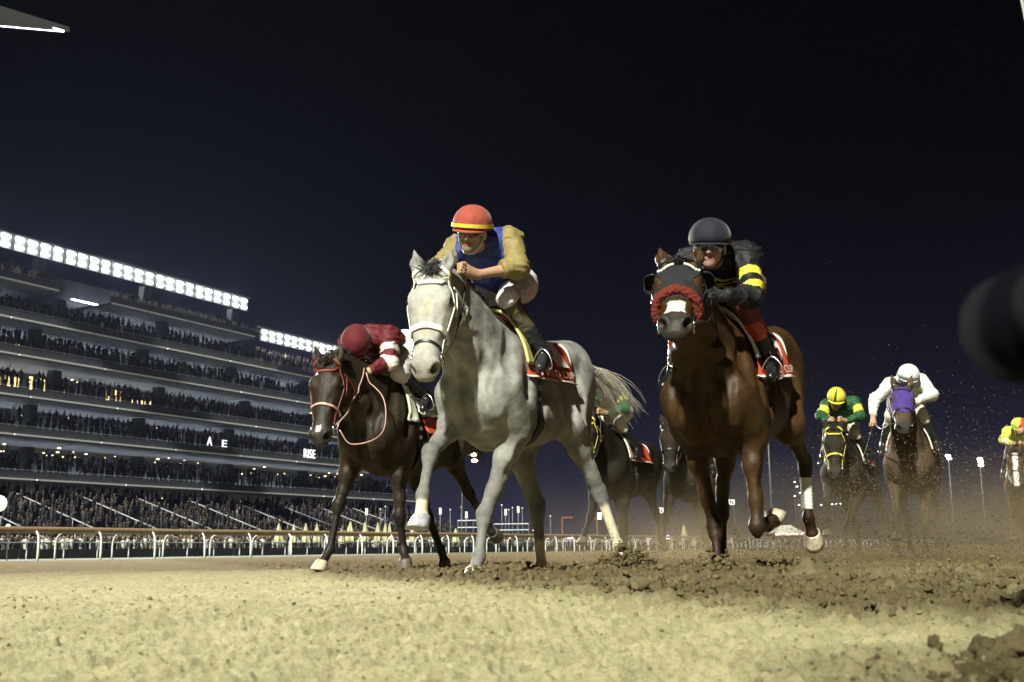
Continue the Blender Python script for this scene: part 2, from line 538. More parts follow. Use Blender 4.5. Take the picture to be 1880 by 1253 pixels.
def horse_field(s):
    lo = np.min(np.array([q for l in s['legs'].values() for q in l[:4]] + [s['poll'], [-1.35, -.36, 0], [.6, -.36, 0]]), 0) - .2
    hi = np.max(np.array([q for l in s['legs'].values() for q in l[:4]] + [s['poll'], [-1.35, .36, 1.6], [.6, .36, 1.6]]), 0) + .2
    M = head_frame(s); O = np.asarray(s['poll'], float)
    for q in ((.68, 0, 0), (-.25, .15, .1), (-.25, -.15, .1), (.2, 0, -.3)):
        w = O + M @ np.array(q); lo = np.minimum(lo, w - .1); hi = np.maximum(hi, w + .1)
    F = Field(lo, hi, s['h'])
    sa, sb = s.get('shear', (0, 0))
    def T(x, y, z): return np.array([x, y, z + sa + sb * x])
    F.loft((0, 0, 0), np.eye(3), sorted(TRUNK), k=.03, ne=2.25, shear=(sa, sb))
    # belly tuck line, breast and shoulders
    for q in (-1, 1):
        F.ell(T(.375, q * .105, 1.05), (.105, .115, .15), k=.045)
        F.cone(T(.30, q * .07, .92), T(.10, q * .05, .82), .09, .07, k=.05)
        F.cone(T(.06, q * .105, 1.40), T(.30, q * .165, 1.13), .06, .095, k=.08)
        F.cone(T(-.04, q * .135, 1.32), T(.12, q * .18, 1.0), .05, .095, k=.08)
        F.ell(T(-.90, q * .135, 1.27), (.27, .155, .26), k=.05)
        F.ell(T(-.66, q * .18, 1.38), (.10, .08, .09), k=.09)
        F.cone(T(-1.10, q * .10, 1.30), T(-1.12, q * .11, 1.10), .115, .10, k=.05)
    # neck
    poll = O
    Xh, Yh, Zh = M[:, 0], M[:, 1], M[:, 2]
    n0, n1 = T(.06, 0, 1.21), T(.22, 0, 1.27)
    nb = poll + Xh * .10 - Zh * .12           # behind the jaw
    nt = poll - Zh * .07 + Xh * .005
    c = [n0, n1, n1 * .62 + nt * .38 + np.array([0, 0, s.get('arch', .02)]), n1 * .28 + nt * .72 + np.array([0, 0, s.get('arch', .02) * 1.2]), nt]
    c = resample(c, 9); r = np.interp(np.linspace(0, 1, 9), [0, .25, .5, .75, 1], [.185, .172, .132, .098, .080])
    for i in range(8):
        d = nrm(c[i + 1] - c[i]); w = nrm(np.cross(d, np.cross(np.array([0, 0, 1.0]) + Zh * .3, d)))
        F.cone(c[i], c[i + 1], r[i], r[i + 1], .05, wide=np.cross(d, nrm(np.cross(d, [0, 0, 1.0]))), ws=1.72 - .02 * i)
    # crest and the two long neck muscles
    for q in (-1, 1):
        F.cone(T(.30, q * .12, 1.16), poll + Xh * .10 - Zh * .14 + Yh * q * .06, .075, .04, k=.05)
    # head
    F.loft(O, M, HEAD, k=.035, ne=2.5)
    H_ = lambda x, y, z: O + M @ np.array([x, y, z])
    for q in (-1, 1):
        F.ell(H_(.155, q * .084, -.135), (.115, .036, .105), M, k=.04)             # jowl
        F.ell(H_(.172, q * .094, .012), (.055, .028, .030), M, k=.045)            # brow
        F.cone(H_(.20, q * .108, -.035), H_(.36, q * .082, -.055), .018, .010, k=.03)   # facial crest
        F.ell(H_(.185, q * .128, -.006), (.020, .013, .015), M, k=.014, sub=True)   # eye socket
        F.ell(H_(.08, q * .088, .034), (.03, .016, .016), M, k=.03, sub=True)    # temple hollow
        F.cone(H_(.22, q * .09, -.01), H_(.40, q * .062, -.012), .012, .010, k=.025)
        F.torus(H_(.580, q * .056, -.038), Yh * q * .75 + Xh * .6 + Zh * .25, .031, .013, k=.02)  # nostril rim
        F.ell(H_(.594, q * .066, -.038), (.034, .028, .024), M, k=.010, sub=True)
        F.ell(H_(.600, q * .022, -.088), (.03, .028, .02), M, k=.025)              # upper lip
        # ears
        e0 = H_(.015, q * .074, .020)
        ed = nrm(M @ np.array(s.get('ear', (-.90, .16, .28))) * np.array([1, 1, 1]))
        ed = nrm(M @ (np.array(s.get('ear', (-.90, .16, .28))) * np.array([1, q, 1])))
        side = Yh * q
        F.cone(e0 - ed * .01, e0 + ed * .07, .030, .034, k=.02, wide=side, ws=1.15)
        F.cone(e0 + ed * .07, e0 + ed * .155, .034, .006, k=.015, wide=side, ws=1.1)
        fr = nrm(Zh + side * .35)
        F.cone(e0 + ed * .05 + fr * .028, e0 + ed * .125 + fr * .018, .018, .008, k=.010, sub=True)
    F.ell(H_(.555, 0, -.118), (.045, .038, .022), M, k=.03)                        # chin
    # mouth slit
    for q in (-1, 1):
        F.cone(H_(.61, q * .056, -.100), H_(.50, q * .077, -.094), .007, .005, k=.006, sub=True)
    # legs
    for nm, l in s['legs'].items():
        J = [np.asarray(q, float) for q in l[:4]]
        q = 1 if nm[1] == 'L' else -1; lt = s.get('lt', 1.0); l2 = (1 + lt) / 2
        if nm[0] == 'F':
            e, kn, ft, hf = J
            sh = T(.33, q * .155, 1.10)
            F.cone(sh, e, .105, .082, k=.06)
            F.ell((e + sh) / 2 + np.array([-.05, q * .035, .02]), (.13, .065, .14), k=.06)
            ax = nrm(kn - e); fwd = nrm(np.array([1.0, 0, 0]) - ax * ax[0])
            L = np.linalg.norm(kn - e)
            F.cone(e + ax * -.02, e + ax * L * .30 + fwd * .012, .080 * l2, .078 * lt, k=.05)
            F.cone(e + ax * L * .30 + fwd * .012, e + ax * L * .72, .074 * lt, .050 * lt, k=.04)
            F.cone(e + ax * L * .70, kn, .049 * lt, .047 * lt, k=.03)
            F.cone(e + ax * L * .12 - fwd * .035, e + ax * L * .55 - fwd * .02, .055 * lt, .034 * lt, k=.04)
            cx = nrm(ft - kn); f2 = nrm(fwd - cx * (fwd @ cx))
            F.ell(kn + f2 * .006, np.array((.052, .054, .052)) * l2, k=.02)
            F.ell(kn - f2 * .030 + ax * .0, (.024, .028, .034), k=.02)
            F.ell(kn + cx * .045, np.array((.045, .046, .038)) * l2, k=.02)
            rc = (.034 * lt, .031 * lt)
        else:
            st_, kn, ft, hf = J
            hip = T(-.86, q * .15, 1.26)
            F.cone(hip, st_, .175, .120, k=.07, wide=(0, 1, 0), ws=.85)
            ax = nrm(kn - st_); L = np.linalg.norm(kn - st_)
            cx = nrm(ft - kn)
            out = nrm(-(nrm(st_ - kn) + cx) + np.array([-.15, 0, 0]))       # points behind the hock
            bk = nrm(out - ax * (out @ ax))
            F.ell(st_ + np.array([0.01, q * .01, 0]), (.10, .085, .10), k=.05)
            F.cone(T(-1.06, q * .12, 1.18), st_ + ax * L * .32 + bk * .06, .125, .072, k=.06)
            F.cone(st_, st_ + ax * L * .40 + bk * .012, .108 * l2, .080 * lt, k=.05)
            F.cone(st_ + ax * L * .40 + bk * .012, st_ + ax * L * .82, .080 * lt, .048 * lt, k=.04)
            F.cone(st_ + ax * L * .78, kn, .048 * lt, .047 * lt, k=.03)
            ph = kn + out * .062 - ax * .035
            F.cone(st_ + ax * L * .40 + bk * .05, ph, .040, .021, k=.03)
            F.cone(ph, kn + cx * .05, .027, .036, k=.025)
            F.ell(kn, np.array((.055, .050, .058)) * l2, k=.025)
            F.ell(kn + cx * .05, (.043, .041, .045), k=.025)
            rc = (.036 * l2, .032 * l2); f2 = nrm(-out - cx * (-out @ cx))
        Lc = np.linalg.norm(ft - kn)
        F.cone(kn + cx * .06, ft - cx * .02, rc[0], rc[1], k=.025)
        F.cone(kn + cx * .07 - f2 * .026, ft - f2 * .022 - cx * .02, .020 * lt, .019 * lt, k=.014)
        F.ell(ft, np.array((.041, .041, .043)) * l2, k=.022)
        px = nrm(hf - ft)
        F.ell(ft - f2 * .020 - px * .0, (.026, .028, .028), k=.02)
        F.cone(ft + px * .01, hf, .033, .038, k=.022)
        F.ell(hf, (.048, .048, .034), k=.02)
    # tail root
    td = nrm(s.get('tail_dir', (-1, 0, .1)))
    F.cone(T(-1.17, 0, 1.40), T(-1.17, 0, 1.40) + td * .17, .055, .035, k=.05)
    if s['h'] < .013:
        def groove(pts, r, dep, n=14, k=.025):
            p = resample(pts, n); p, nn = F.snap(p, 0.0)
            p = p + nn * (r - dep)
            for i in range(n - 1): F.cone(p[i], p[i + 1], r, r, k, sub=True)
        groove([T(.50, 0, 1.22), T(.52, 0, 1.10), T(.46, 0, .95), T(.38, 0, .86)], .03, .016)
        for q in (-1, 1):
            groove([H_(.20, q * .06, -.24), T(.50, q * .10, 1.36), T(.45, q * .10, 1.20)], .028, .010)     # jugular groove
            groove([T(.44, q * .16, 1.20), T(.47, q * .15, 1.08), T(.42, q * .17, .96)], .025, .008)
            groove([T(.22, q * .14, 1.44), T(.30, q * .19, 1.28), T(.36, q * .22, 1.16)], .035, .006, k=.04)        # front of the shoulder blade
            groove([T(-.12, q * .20, 1.34), T(-.10, q * .25, 1.15), T(-.02, q * .26, .98)], .04, .008, k=.05)       # behind the shoulder
            groove([T(.10, q * .22, 1.20), T(.22, q * .25, 1.06)], .03, .005, k=.04)
            groove([T(-.60, q * .27, 1.25), T(-.62, q * .28, 1.08), T(-.56, q * .27, .95)], .05, .016, k=.05)  # flank
            groove([T(-1.0, q * .22, 1.36), T(-1.04, q * .24, 1.15), T(-.95, q * .24, 1.0)], .03, .010)
            for i in range(6):
                x = -.22 - i * .055
                groove([T(x, q * .27, 1.20), T(x - .03, q * .30, 1.05), T(x - .05, q * .28, .92)], .016, .0014, k=.02)
            for nm, l in s['legs'].items():
                if (nm[1] == 'L') != (q > 0): continue
                a_, b_ = np.asarray(l[0], float), np.asarray(l[1], float)
                for t_ in (-.5, .6):
                    groove([a_ * .85 + b_ * .15 + np.array([.05 * t_, q * .09, 0]), a_ * .45 + b_ * .55 + np.array([.05 * t_, q * .07, 0])], .02, .006)
    return F, M

HOOF_ = {}
def make_hoof(s, l, par, mat):
    hf, ft = np.asarray(l[3], float), np.asarray(l[2], float)
    n = nrm(l[4])                          # sole direction
    toe = nrm(np.asarray(l[5], float) - n * (np.asarray(l[5], float) @ n))
    sd = np.cross(n, toe)
    V = []; Fc = []; NR = 18
    lv = [(-.022, .047, .046, -.004), (-.008, .051, .051, 0), (.012, .054, .055, .006), (.045, .060, .063, .016), (.070, .064, .068, .024)]
    for (h, w, ln, off) in lv:
        for i in range(NR):
            a = 2 * math.pi * i / NR
            x = math.cos(a); y = math.sin(a)
            hh = h - (.018 * max(0, -x)) * (h > .02) + (.010 * max(0, x) if h > .03 else 0)
            fl = 1.0 if x > -.5 else 0.93
            V.append(hf + n * hh + toe * (off + x * ln * fl) + sd * y * w)
    for j in range(len(lv) - 1):
        for i in range(NR):
            Fc.append([j * NR + i, j * NR + (i + 1) % NR, (j + 1) * NR + (i + 1) % NR, (j + 1) * NR + i])
    b = (len(lv) - 1) * NR
    for i in range(NR):                    # hollow sole
        V.append(hf + n * .062 + (np.array(V[b + i]) - hf - n * .07) * .80 - n * ((np.array(V[b + i]) - hf - n * .07) @ n) * .8)
    for i in range(NR):
        Fc.append([b + i, b + (i + 1) % NR, b + NR + (i + 1) % NR, b + NR + i])
    Fc.append([b + NR + i for i in range(NR)])
    Fc.append(list(range(NR))[::-1])
    c = np.array(V).mean(0)
    o = mesh_np('hoof', np.array(V), Fc, mat, par, True)
    return o

def leg_param(P, s):
    """for each vertex: leg name index, running parameter 0 elbow/stifle .. 1 knee/hock .. 2 fetlock .. 3 coronet, distance"""
    best = np.full(len(P), 9.0); par = np.zeros(len(P)); who = np.full(len(P), -1)
    for li, (nm, l) in enumerate(s['legs'].items()):
        for i in range(3):
            d, t = seg_info(P, l[i], l[i + 1])
            m = d < best
            best[m] = d[m]; par[m] = i + t[m]; who[m] = li
    return who, par, best

def hair_ribbons(strands, w0, w1, seed=0):
    """strands: list of (k,3) arrays -> thin three-sided tapered hair locks"""
    V = []; Fc = []
    r_ = np.random.default_rng(seed)
    for S in strands:
        k = len(S); T = np.gradient(S, axis=0); T /= np.linalg.norm(T, axis=1, keepdims=True) + 1e-9
        ref = r_.normal(size=3); A = np.cross(T, ref); A /= np.linalg.norm(A, axis=1, keepdims=True) + 1e-9
        B = np.cross(T, A); b0 = len(V)
        for i in range(k):
            u = i / (k - 1); w = w0 * (1 - u) + w1 * u
            for q in range(3):
                a = 2 * math.pi * q / 3
                V.append(S[i] + w * (A[i] * math.cos(a) + B[i] * math.sin(a)))
        for i in range(k - 1):
            for q in range(3):
                Fc.append([b0 + i * 3 + q, b0 + i * 3 + (q + 1) % 3, b0 + (i + 1) * 3 + (q + 1) % 3, b0 + (i + 1) * 3 + q])
    return np.array(V), np.array(Fc)

def strap_on(F, pts, w, th, name, mat, par, n=40, closed=False, off=.003, acc=None):
    P = resample(pts, n, closed)
    P, Nn = F.snap(P, off)
    P = (np.roll(P, 1, 0) + P * 2 + np.roll(P, -1, 0)) / 4 if closed else np.vstack([P[:1], (P[:-2] + 2 * P[1:-1] + P[2:]) / 4, P[-1:]])
    V, Fc = ribbon(P, Nn, w, th, closed)
    if acc is not None:
        acc.add(V, Fc); return None
    return mesh_np(name, V, Fc, mat, par, False)

def build_horse(s):
    """s: spec; returns dict with field, head frame, root"""
    root = empty('horse', (*s['loc'], s.get('z', 0)), math.atan2(-math.cos(rad(s['a'])), -math.sin(rad(s['a']))))
    tag(root, s['label'], 'horse', 'galloping racehorses')
    F, M = horse_field(s)
    O = np.asarray(s['poll'], float)
    P, Q = F.mesh(3)
    who, lp, ld = leg_param(P, s)
    hl = (P - O) @ M                                     # head coordinates
    col = s['coat'](P, hl, who, lp, ld, list(s['legs'].keys()))
    # darker in the nostrils and round the eyes
    for q in (-1, 1):
        d = np.linalg.norm((hl - np.array([.594, q * .062, -.038])) / np.array([.035, .030, .026]), axis=1)
        col = col * (1 - .85 * (1 - sstep(.7, 1.1, d)))[:, None]
        d = np.linalg.norm((hl - np.array([.185, q * .122, -.004])) / np.array([.034, .03, .024]), axis=1)
        col = col * (1 - .6 * (1 - sstep(.75, 1.25, d)))[:, None]
    body = mesh_np('body', P, Q, s['mat'], root, True, col)
    H_ = lambda x, y, z: O + M @ np.array([x, y, z])
    for q in (-1, 1):
        mb = MB(); mb.sphere(H_(.185, q * .112, -.004), .023, 14, 10); mb.build('eye', MT['eye'], root, True)
    for nm, l in s['legs'].items():
        make_hoof(s, l, root, s.get('hoof_mat', {}).get(nm, MT['hoof_dark']))
    sa, sb = s.get('shear', (0, 0))
    T = lambda x, y, z: np.array([x, y, z + sa + sb * x])
    r_ = np.random.default_rng(s.get('seed', 1))
    # mane along the crest, forelock
    Xh, Yh, Zh = M[:, 0], M[:, 1], M[:, 2]
    cr = resample([H_(.03, 0, .05), H_(-.05, 0, .0), T(.55, 0, 1.62) * .5 + H_(-.1, 0, -.05) * .5, T(.36, 0, 1.60), T(.10, 0, 1.56)], 60)
    cr, crn = F.snap(cr, 0.0)
    st = []
    nm_ = s.get('mane_n', 700)
    for i in range(nm_):
        k = r_.integers(0, 60); p0 = cr[k] + r_.normal(size=3) * np.array([.006, .010, .004])
        side = -1 if s.get('mane_side', -1) < 0 else 1
        d = nrm(np.array([-.75, side * (.35 + .35 * r_.random()), .35 * r_.random() - .1]) + r_.normal(size=3) * .28)
        Ln = (.10 + .10 * r_.random()) * s.get('mane_len', 1)
        g = np.array([0, 0, -.55])
        S = np.array([p0 + d * Ln * t + g * Ln * t * t + np.array([0, 0, .02 * math.sin(3 * t)]) for t in np.linspace(0, 1, 5)])
        st.append(S)
    for i in range(nm_ // 8):                            # forelock
        p0 = H_(-.01 + .035 * r_.random(), r_.normal() * .022, .05)
        d = nrm(Xh * (.5 - 1.1 * r_.random()) + Zh * .75 + Yh * r_.normal() * .5); Ln = .05 + .06 * r_.random()
        st.append(np.array([p0 + d * Ln * t - Zh * .05 * t * t for t in np.linspace(0, 1, 5)]))
    V, Fc = hair_ribbons(st, .0046, .0010, 3)
    mesh_np('mane', V, Fc, s['hair'], root, True)
    # tail
    st = []
    td = nrm(s.get('tail_dir', (-1, 0, .1))); t0 = T(-1.17, 0, 1.40)
    bend = np.asarray(s.get('tail_bend', (0, 0, -.35)), float)
    ncl = max(8, s.get('tail_n', 420) // 34)
    for k_ in range(ncl):                                # wavy locks, each a bundle of strands
        u = r_.random(); c0 = t0 + td * (.02 + .16 * u) + r_.normal(size=3) * .012
        d = nrm(td + r_.normal(size=3) * np.array([.08, .085, .085]) + np.array([0, 0, .10 * (1 - u)]))
        Lc = (.42 + .40 * r_.random()) * s.get('tail_len', 1); ph = r_.random() * 6.28; am = .02 + .035 * r_.random(); fq = 4 + 4 * r_.random()
        bd = bend * (.8 + .5 * r_.random())
        for q_ in range(34):
            o_ = r_.normal(size=3) * .010; Ln = Lc * (.75 + .35 * r_.random()); e_ = r_.normal(size=3) * .035; p2 = ph + r_.normal() * .3
            st.append(np.array([c0 + o_ * (1 - .3 * t) + (d + e_ * t) * Ln * t + bd * Ln * t * t + np.array([0, am * math.sin(p2 + fq * t), am * math.cos(p2 * 1.3 + fq * .9 * t)]) * t for t in np.linspace(0, 1, 11)]))
    V, Fc = hair_ribbons(st, .0034, .0009, 4)
    mesh_np('tail', V, Fc, s.get('tail_hair', s['hair']), root, True)
    return dict(F=F, M=M, O=O, root=root, T=T, s=s, H=H_)
# ------------------------------------------------------------------ shared materials
MT = {}
MT['eye'] = mat_plain('eye', (.008, .006, .005), .06, var=0, coat=1.0)
MT['hoof_dark'] = mat_plain('hoof_dark', (.10, .085, .065), .55, var=.35, scale=25, bump=.2)
MT['hoof_pale'] = mat_plain('hoof_pale', (.50, .44, .32), .5, var=.25, scale=25, bump=.2)
MT['hoof_silver'] = mat_plain('hoof_silver', (.42, .42, .45), .35, var=.25, scale=25, bump=.2)
MT['hair_dark'] = mat_plain('hair_dark', (.018, .014, .012), .45, var=.4)
MT['hair_grey'] = mat_plain('hair_grey', (.58, .55, .47), .5, var=.5, scale=60)
MT['hair_slate'] = mat_plain('hair_slate', (.035, .036, .045), .45, var=.5, scale=60)
MT['coat_grey'] = mat_vcol('coat_grey', .6, .24, 26, 300, .35, sheen=.10, spec=.28, mud=.35, swell=.35)
MT['coat_bay'] = mat_vcol('coat_bay', .52, .30, 16, 260, .30, sheen=.0, spec=.26, mud=.22, swell=.35)
MT['coat_dusty'] = mat_vcol('coat_dusty', .7, .3, 9, 200, .22, sheen=.0, spec=.12, mud=.22)

def lerp3(a, b, t): return a * (1 - t)[:, None] + np.asarray(b) * t[:, None]

def coat_grey(P, hl, who, lp, ld, names):
    c = np.tile(np.array([.235, .235, .215]), (len(P), 1))
    n = vnoise(P, 11, 1) * .6 + vnoise(P, 24, 2) * .4
    c *= (.42 + 1.10 * n)[:, None]                                             # dapples
    onleg = (who >= 0) & (ld < .12)
    t = onleg * sstep(.25, 1.1, lp); c = lerp3(c, (.155, .154, .142), t * .7)
    k = onleg * np.exp(-((lp - 1.0) / .16) ** 2); c = lerp3(c, (.118, .119, .116), k * .6)
    k = onleg * np.exp(-((lp - 2.0) / .18) ** 2); c = lerp3(c, (.118, .119, .116), k * .5)
    for i, nm in enumerate(names):
        if nm in ('HL', 'HR', 'FR'):
            lo = {'HL': 1.25, 'HR': 1.55, 'FR': 2.25}[nm]
            t = ((who == i) & (ld < .1)) * sstep(lo, lo + .10, lp + .1 * vnoise(P, 40, 3))
            c = lerp3(c, (.62, .56, .40), t * .95)
    inh = sstep(-.05, .08, hl[:, 0]) * (np.abs(hl[:, 1]) < .2) * (hl[:, 2] > -.32) * (hl[:, 0] < .75) * (hl[:, 2] < .2)
    c = lerp3(c, (.42, .415, .38), inh * .75 * sstep(-.14, -.02, hl[:, 2]))
    c = lerp3(c, (.27, .26, .24), inh * .5 * (1 - sstep(-.2, -.08, hl[:, 2])))
    mz = inh * sstep(.52, .60, hl[:, 0] + .05 * vnoise(P, 30, 5)); c = lerp3(c, (.24, .22, .18), mz * .75)
    st = inh * (np.abs(hl[:, 1] - .004) < .012 + .012 * vnoise(P, 35, 6)) * (hl[:, 0] > .16) * (hl[:, 0] < .42) * (hl[:, 2] > -.03)
    c = lerp3(c, (.42, .34, .18), st * .5 * (vnoise(P, 22, 8) > .42))
    return np.clip(c, .01, .9)

def coat_bay(base, point, blaze=None, socks=(), muzzle=(.030, .027, .024), boots=1.0):
    base = np.array(base)
    def fn(P, hl, who, lp, ld, names):
        c = np.tile(base, (len(P), 1)); n = vnoise(P, 9, 4)
        c *= (.75 + .5 * n)[:, None]
        onleg = (who >= 0) & (ld < .11)
        t = onleg * sstep(.55, 1.15, lp); c = lerp3(c, point, t * .85 * boots)
        inh = sstep(-.05, .08, hl[:, 0]) * (np.abs(hl[:, 1]) < .2) * (hl[:, 2] > -.32) * (hl[:, 0] < .75) * (hl[:, 2] < .2)
        mz = inh * sstep(.46, .58, hl[:, 0]); c = lerp3(c, muzzle, mz * .9)
        if blaze is not None:
            x0, x1, w = blaze
            b = inh * (np.abs(hl[:, 1]) < w * (.7 + .5 * vnoise(P, 18, 6))) * (hl[:, 0] > x0) * (hl[:, 0] < x1) * (hl[:, 2] > -.06)
            c = lerp3(c, (.62, .60, .56), b)
        for nm, lo in socks:
            i = names.index(nm)
            t = ((who == i) & (ld < .1)) * sstep(lo, lo + .08, lp + .08 * vnoise(P, 40, 3)); c = lerp3(c, (.62, .57, .47), t)
        return np.clip(c, .004, .9)
    return fn

D = np.array
# legs: elbow/stifle, knee/hock, fetlock, coronet, sole direction, toe direction
GREY = dict(label='grey racehorse galloping in front with white bridle and red number cloth', loc=(-.08, 7.0), a=23, h=.0112, lt=.92,
    poll=(.83, -.04, 1.71), muz=(1.04, -.005, 1.097), hy=12, arch=.03, shear=(.015, -.05), ear=(-.92, .24, .22),
    legs=dict(FR=[D([.24, -.175, .95]), D([.58, -.181, .729]), D([.68, -.181, .483]), D([.715, -.173, .346]), D([.38, 0, -.92]), D([.92, 0, .35])],
              FL=[D([.155, .174, .86]), D([.22, -.008, .381]), D([.30, -.012, .135]), D([.375, -.006, .049]), D([.35, 0, -.94]), D([1, 0, .25])],
              HR=[D([-.42, -.12, .905]), D([-.57, .008, .431]), D([-.56, .033, .07]), D([-.51, .051, -.042]), D([0, 0, -1]), D([1, 0, 0])],
              HL=[D([-.55, .25, .975]), D([-.82, .354, .544]), D([-.90, .454, .183]), D([-.87, .482, .056]), D([-.3, 0, -.95]), D([1, 0, -.2])]),
    coat=coat_grey, mat=MT['coat_grey'], hair=MT['hair_slate'], tail_hair=MT['hair_grey'], hoof_mat=dict(FR=MT['hoof_silver'], FL=MT['hoof_pale']),
    tail_dir=(-.9, .10, .12), tail_bend=(0, .10, -.42), tail_n=900, mane_side=-1, seed=2)
BROWN = dict(label='brown racehorse with black hood, red noseband roll and white bandaged hind leg', loc=(1.22, 6.55), a=25, h=.0112, lt=.74,
    poll=(.82, .012, 1.60), muz=(1.29, .115, 1.255), hy=14, arch=.02, shear=(-.065, -.13), ear=(-.85, .22, .42),
    legs=dict(FR=[D([.16, -.155, .798]), D([.12, -.05, .282]), D([.20, -.021, .083]), D([.27, -.003, .005]), D([.1, 0, -1]), D([1, 0, 0])],
              FL=[D([.17, .20, .76]), D([.22, .21, .276]), D([-.04, .209, .298]), D([-.16, .22, .321]), D([-.65, 0, .75]), D([-.75, 0, -.65])],
              HL=[D([-.62, .236, .911]), D([-.98, .26, .698]), D([-.98, .261, .352]), D([-1.03, .273, .243]), D([-.75, 0, -.6]), D([.6, 0, -.8])],
              HR=[D([-.50, -.13, .852]), D([-.62, -.199, .422]), D([-.58, -.201, .121]), D([-.52, -.188, .04]), D([0, 0, -1]), D([1, 0, 0])]),
    coat=coat_bay((.043, .0215, .0065), (.024, .013, .006), blaze=(.43, .525, .048)), mat=MT['coat_bay'], hair=MT['hair_dark'],
    hoof_mat=dict(FL=MT['hoof_pale'], HL=MT['hoof_pale']), tail_dir=(-.9, -.1, -.1), tail_bend=(0, 0, -.4), seed=3)
BAY = dict(label='dark bay racehorse at left with thin red and white bridle', loc=(-.98, 9.1), a=25, h=.012, lt=.86,
    poll=(.83, -.037, 1.55), muz=(1.03, .013, 1.03), hy=10, arch=.03, shear=(0, 0), ear=(-.92, .22, .25),
    legs=dict(FR=[D([.2, -.235, .87]), D([.30, -.286, .54]), D([.36, -.319, .195]), D([.44, -.342, .081]), D([.4, 0, -.92]), D([1, 0, .3])],
              FL=[D([.1, .149, .874]), D([.12, .154, .446]), D([.05, .153, .18]), D([.10, .198, .097]), D([-.2, 0, -1]), D([1, 0, -.2])],
              HL=[D([-.6, .209, .985]), D([-.94, .201, .682]), D([-1.12, .293, .395]), D([-1.18, .326, .321]), D([-.9, 0, -.1]), D([.1, 0, -.9])],
              HR=[D([-.5, -.09, .90]), D([-.72, -.072, .475]), D([-.86, -.011, .177]), D([-.84, .031, .076]), D([-.3, 0, -.95]), D([1, 0, -.3])]),
    coat=coat_bay((.022, .0150, .0085), (.015, .0115, .009), blaze=(.52, .56, .018)), mat=MT['coat_bay'], hair=MT['hair_dark'],
    hoof_mat=dict(FR=MT['hoof_pale']), tail_dir=(-.9, -.1, -.1), tail_bend=(0, 0, -.4), seed=4)
# ------------------------------------------------------------------ tack
MT['leather_black'] = mat_plain('leather_black', (.014, .013, .013), .38, var=.3, bump=.1)
MT['leather_brown'] = mat_plain('leather_brown', (.10, .045, .02), .45, var=.3, bump=.1)
MT['strap_white'] = mat_plain('strap_white', (.72, .70, .62), .5, var=.15, bump=.1)
MT['strap_red'] = mat_plain('strap_red', (.24, .045, .028), .5, var=.25)
MT['strap_pink'] = mat_plain('strap_pink', (.50, .30, .25), .5, var=.25)
MT['strap_yellow'] = mat_plain('strap_yellow', (.62, .52, .05), .5, var=.2)
MT['steel'] = mat_plain('steel', (.62, .62, .62), .25, metal=1.0, var=.1)
MT['cloth_red'] = mat_plain('cloth_red', (.46, .060, .020), .75, var=.18, scale=18, bump=.2, bscale=160)
MT['cloth_white'] = mat_plain('cloth_white', (.66, .64, .58), .75, var=.12, scale=18, bump=.2, bscale=160)
MT['pad_yellow'] = mat_plain('pad_yellow', (.56, .55, .20), .8, var=.15, scale=22, bump=.3)
MT['pad_pale'] = mat_plain('pad_pale', (.60, .63, .50), .8, var=.15, scale=22, bump=.3)
MT['girth_dark'] = mat_plain('girth_dark', (.022, .023, .025), .65, var=.3, bump=.2)
MT['hood_black'] = mat_plain('hood_black', (.010, .010, .013), .8, var=.3, bump=.3, bscale=220)
MT['hood_purple'] = mat_plain('hood_purple', (.050, .022, .19), .8, var=.25, bump=.3, bscale=220)
MT['fleece_red'] = mat_plain('fleece_red', (.15, .017, .009), .95, var=.35, scale=90, bump=1.0, bscale=140)
MT['print_white'] = mat_plain('print_white', (.70, .69, .66), .7, var=.06)
MT['cup_glossy'] = mat_plain('cup_glossy', (.02, .022, .024), .12, var=.1, coat=.6)
MT['bandage_white'] = mat_plain('bandage_white', (.74, .72, .66), .85, var=.1, scale=60, bump=.5, bscale=120)

def wrap(Hs, X, PH, off, zc=None, R=.62):
    """points on the horse's barrel: X along the spine, PH degrees from the top (positive = left side)"""
    F, T = Hs['F'], Hs['T']; X = np.asarray(X, float); PH = np.radians(np.asarray(PH, float))
    sa, sb = Hs['s'].get('shear', (0, 0)); zc = 1.20 if zc is None else zc
    C = np.stack([X, 0 * X, zc + sa + sb * X], -1)
    Dr = np.stack([0 * X, np.sin(PH), np.cos(PH)], -1)
    t = F.march(C + Dr * R, -Dr, R, off)
    t = np.where(t < 0, R - .2, t)
    return C + Dr * (R - t)[..., None], Dr

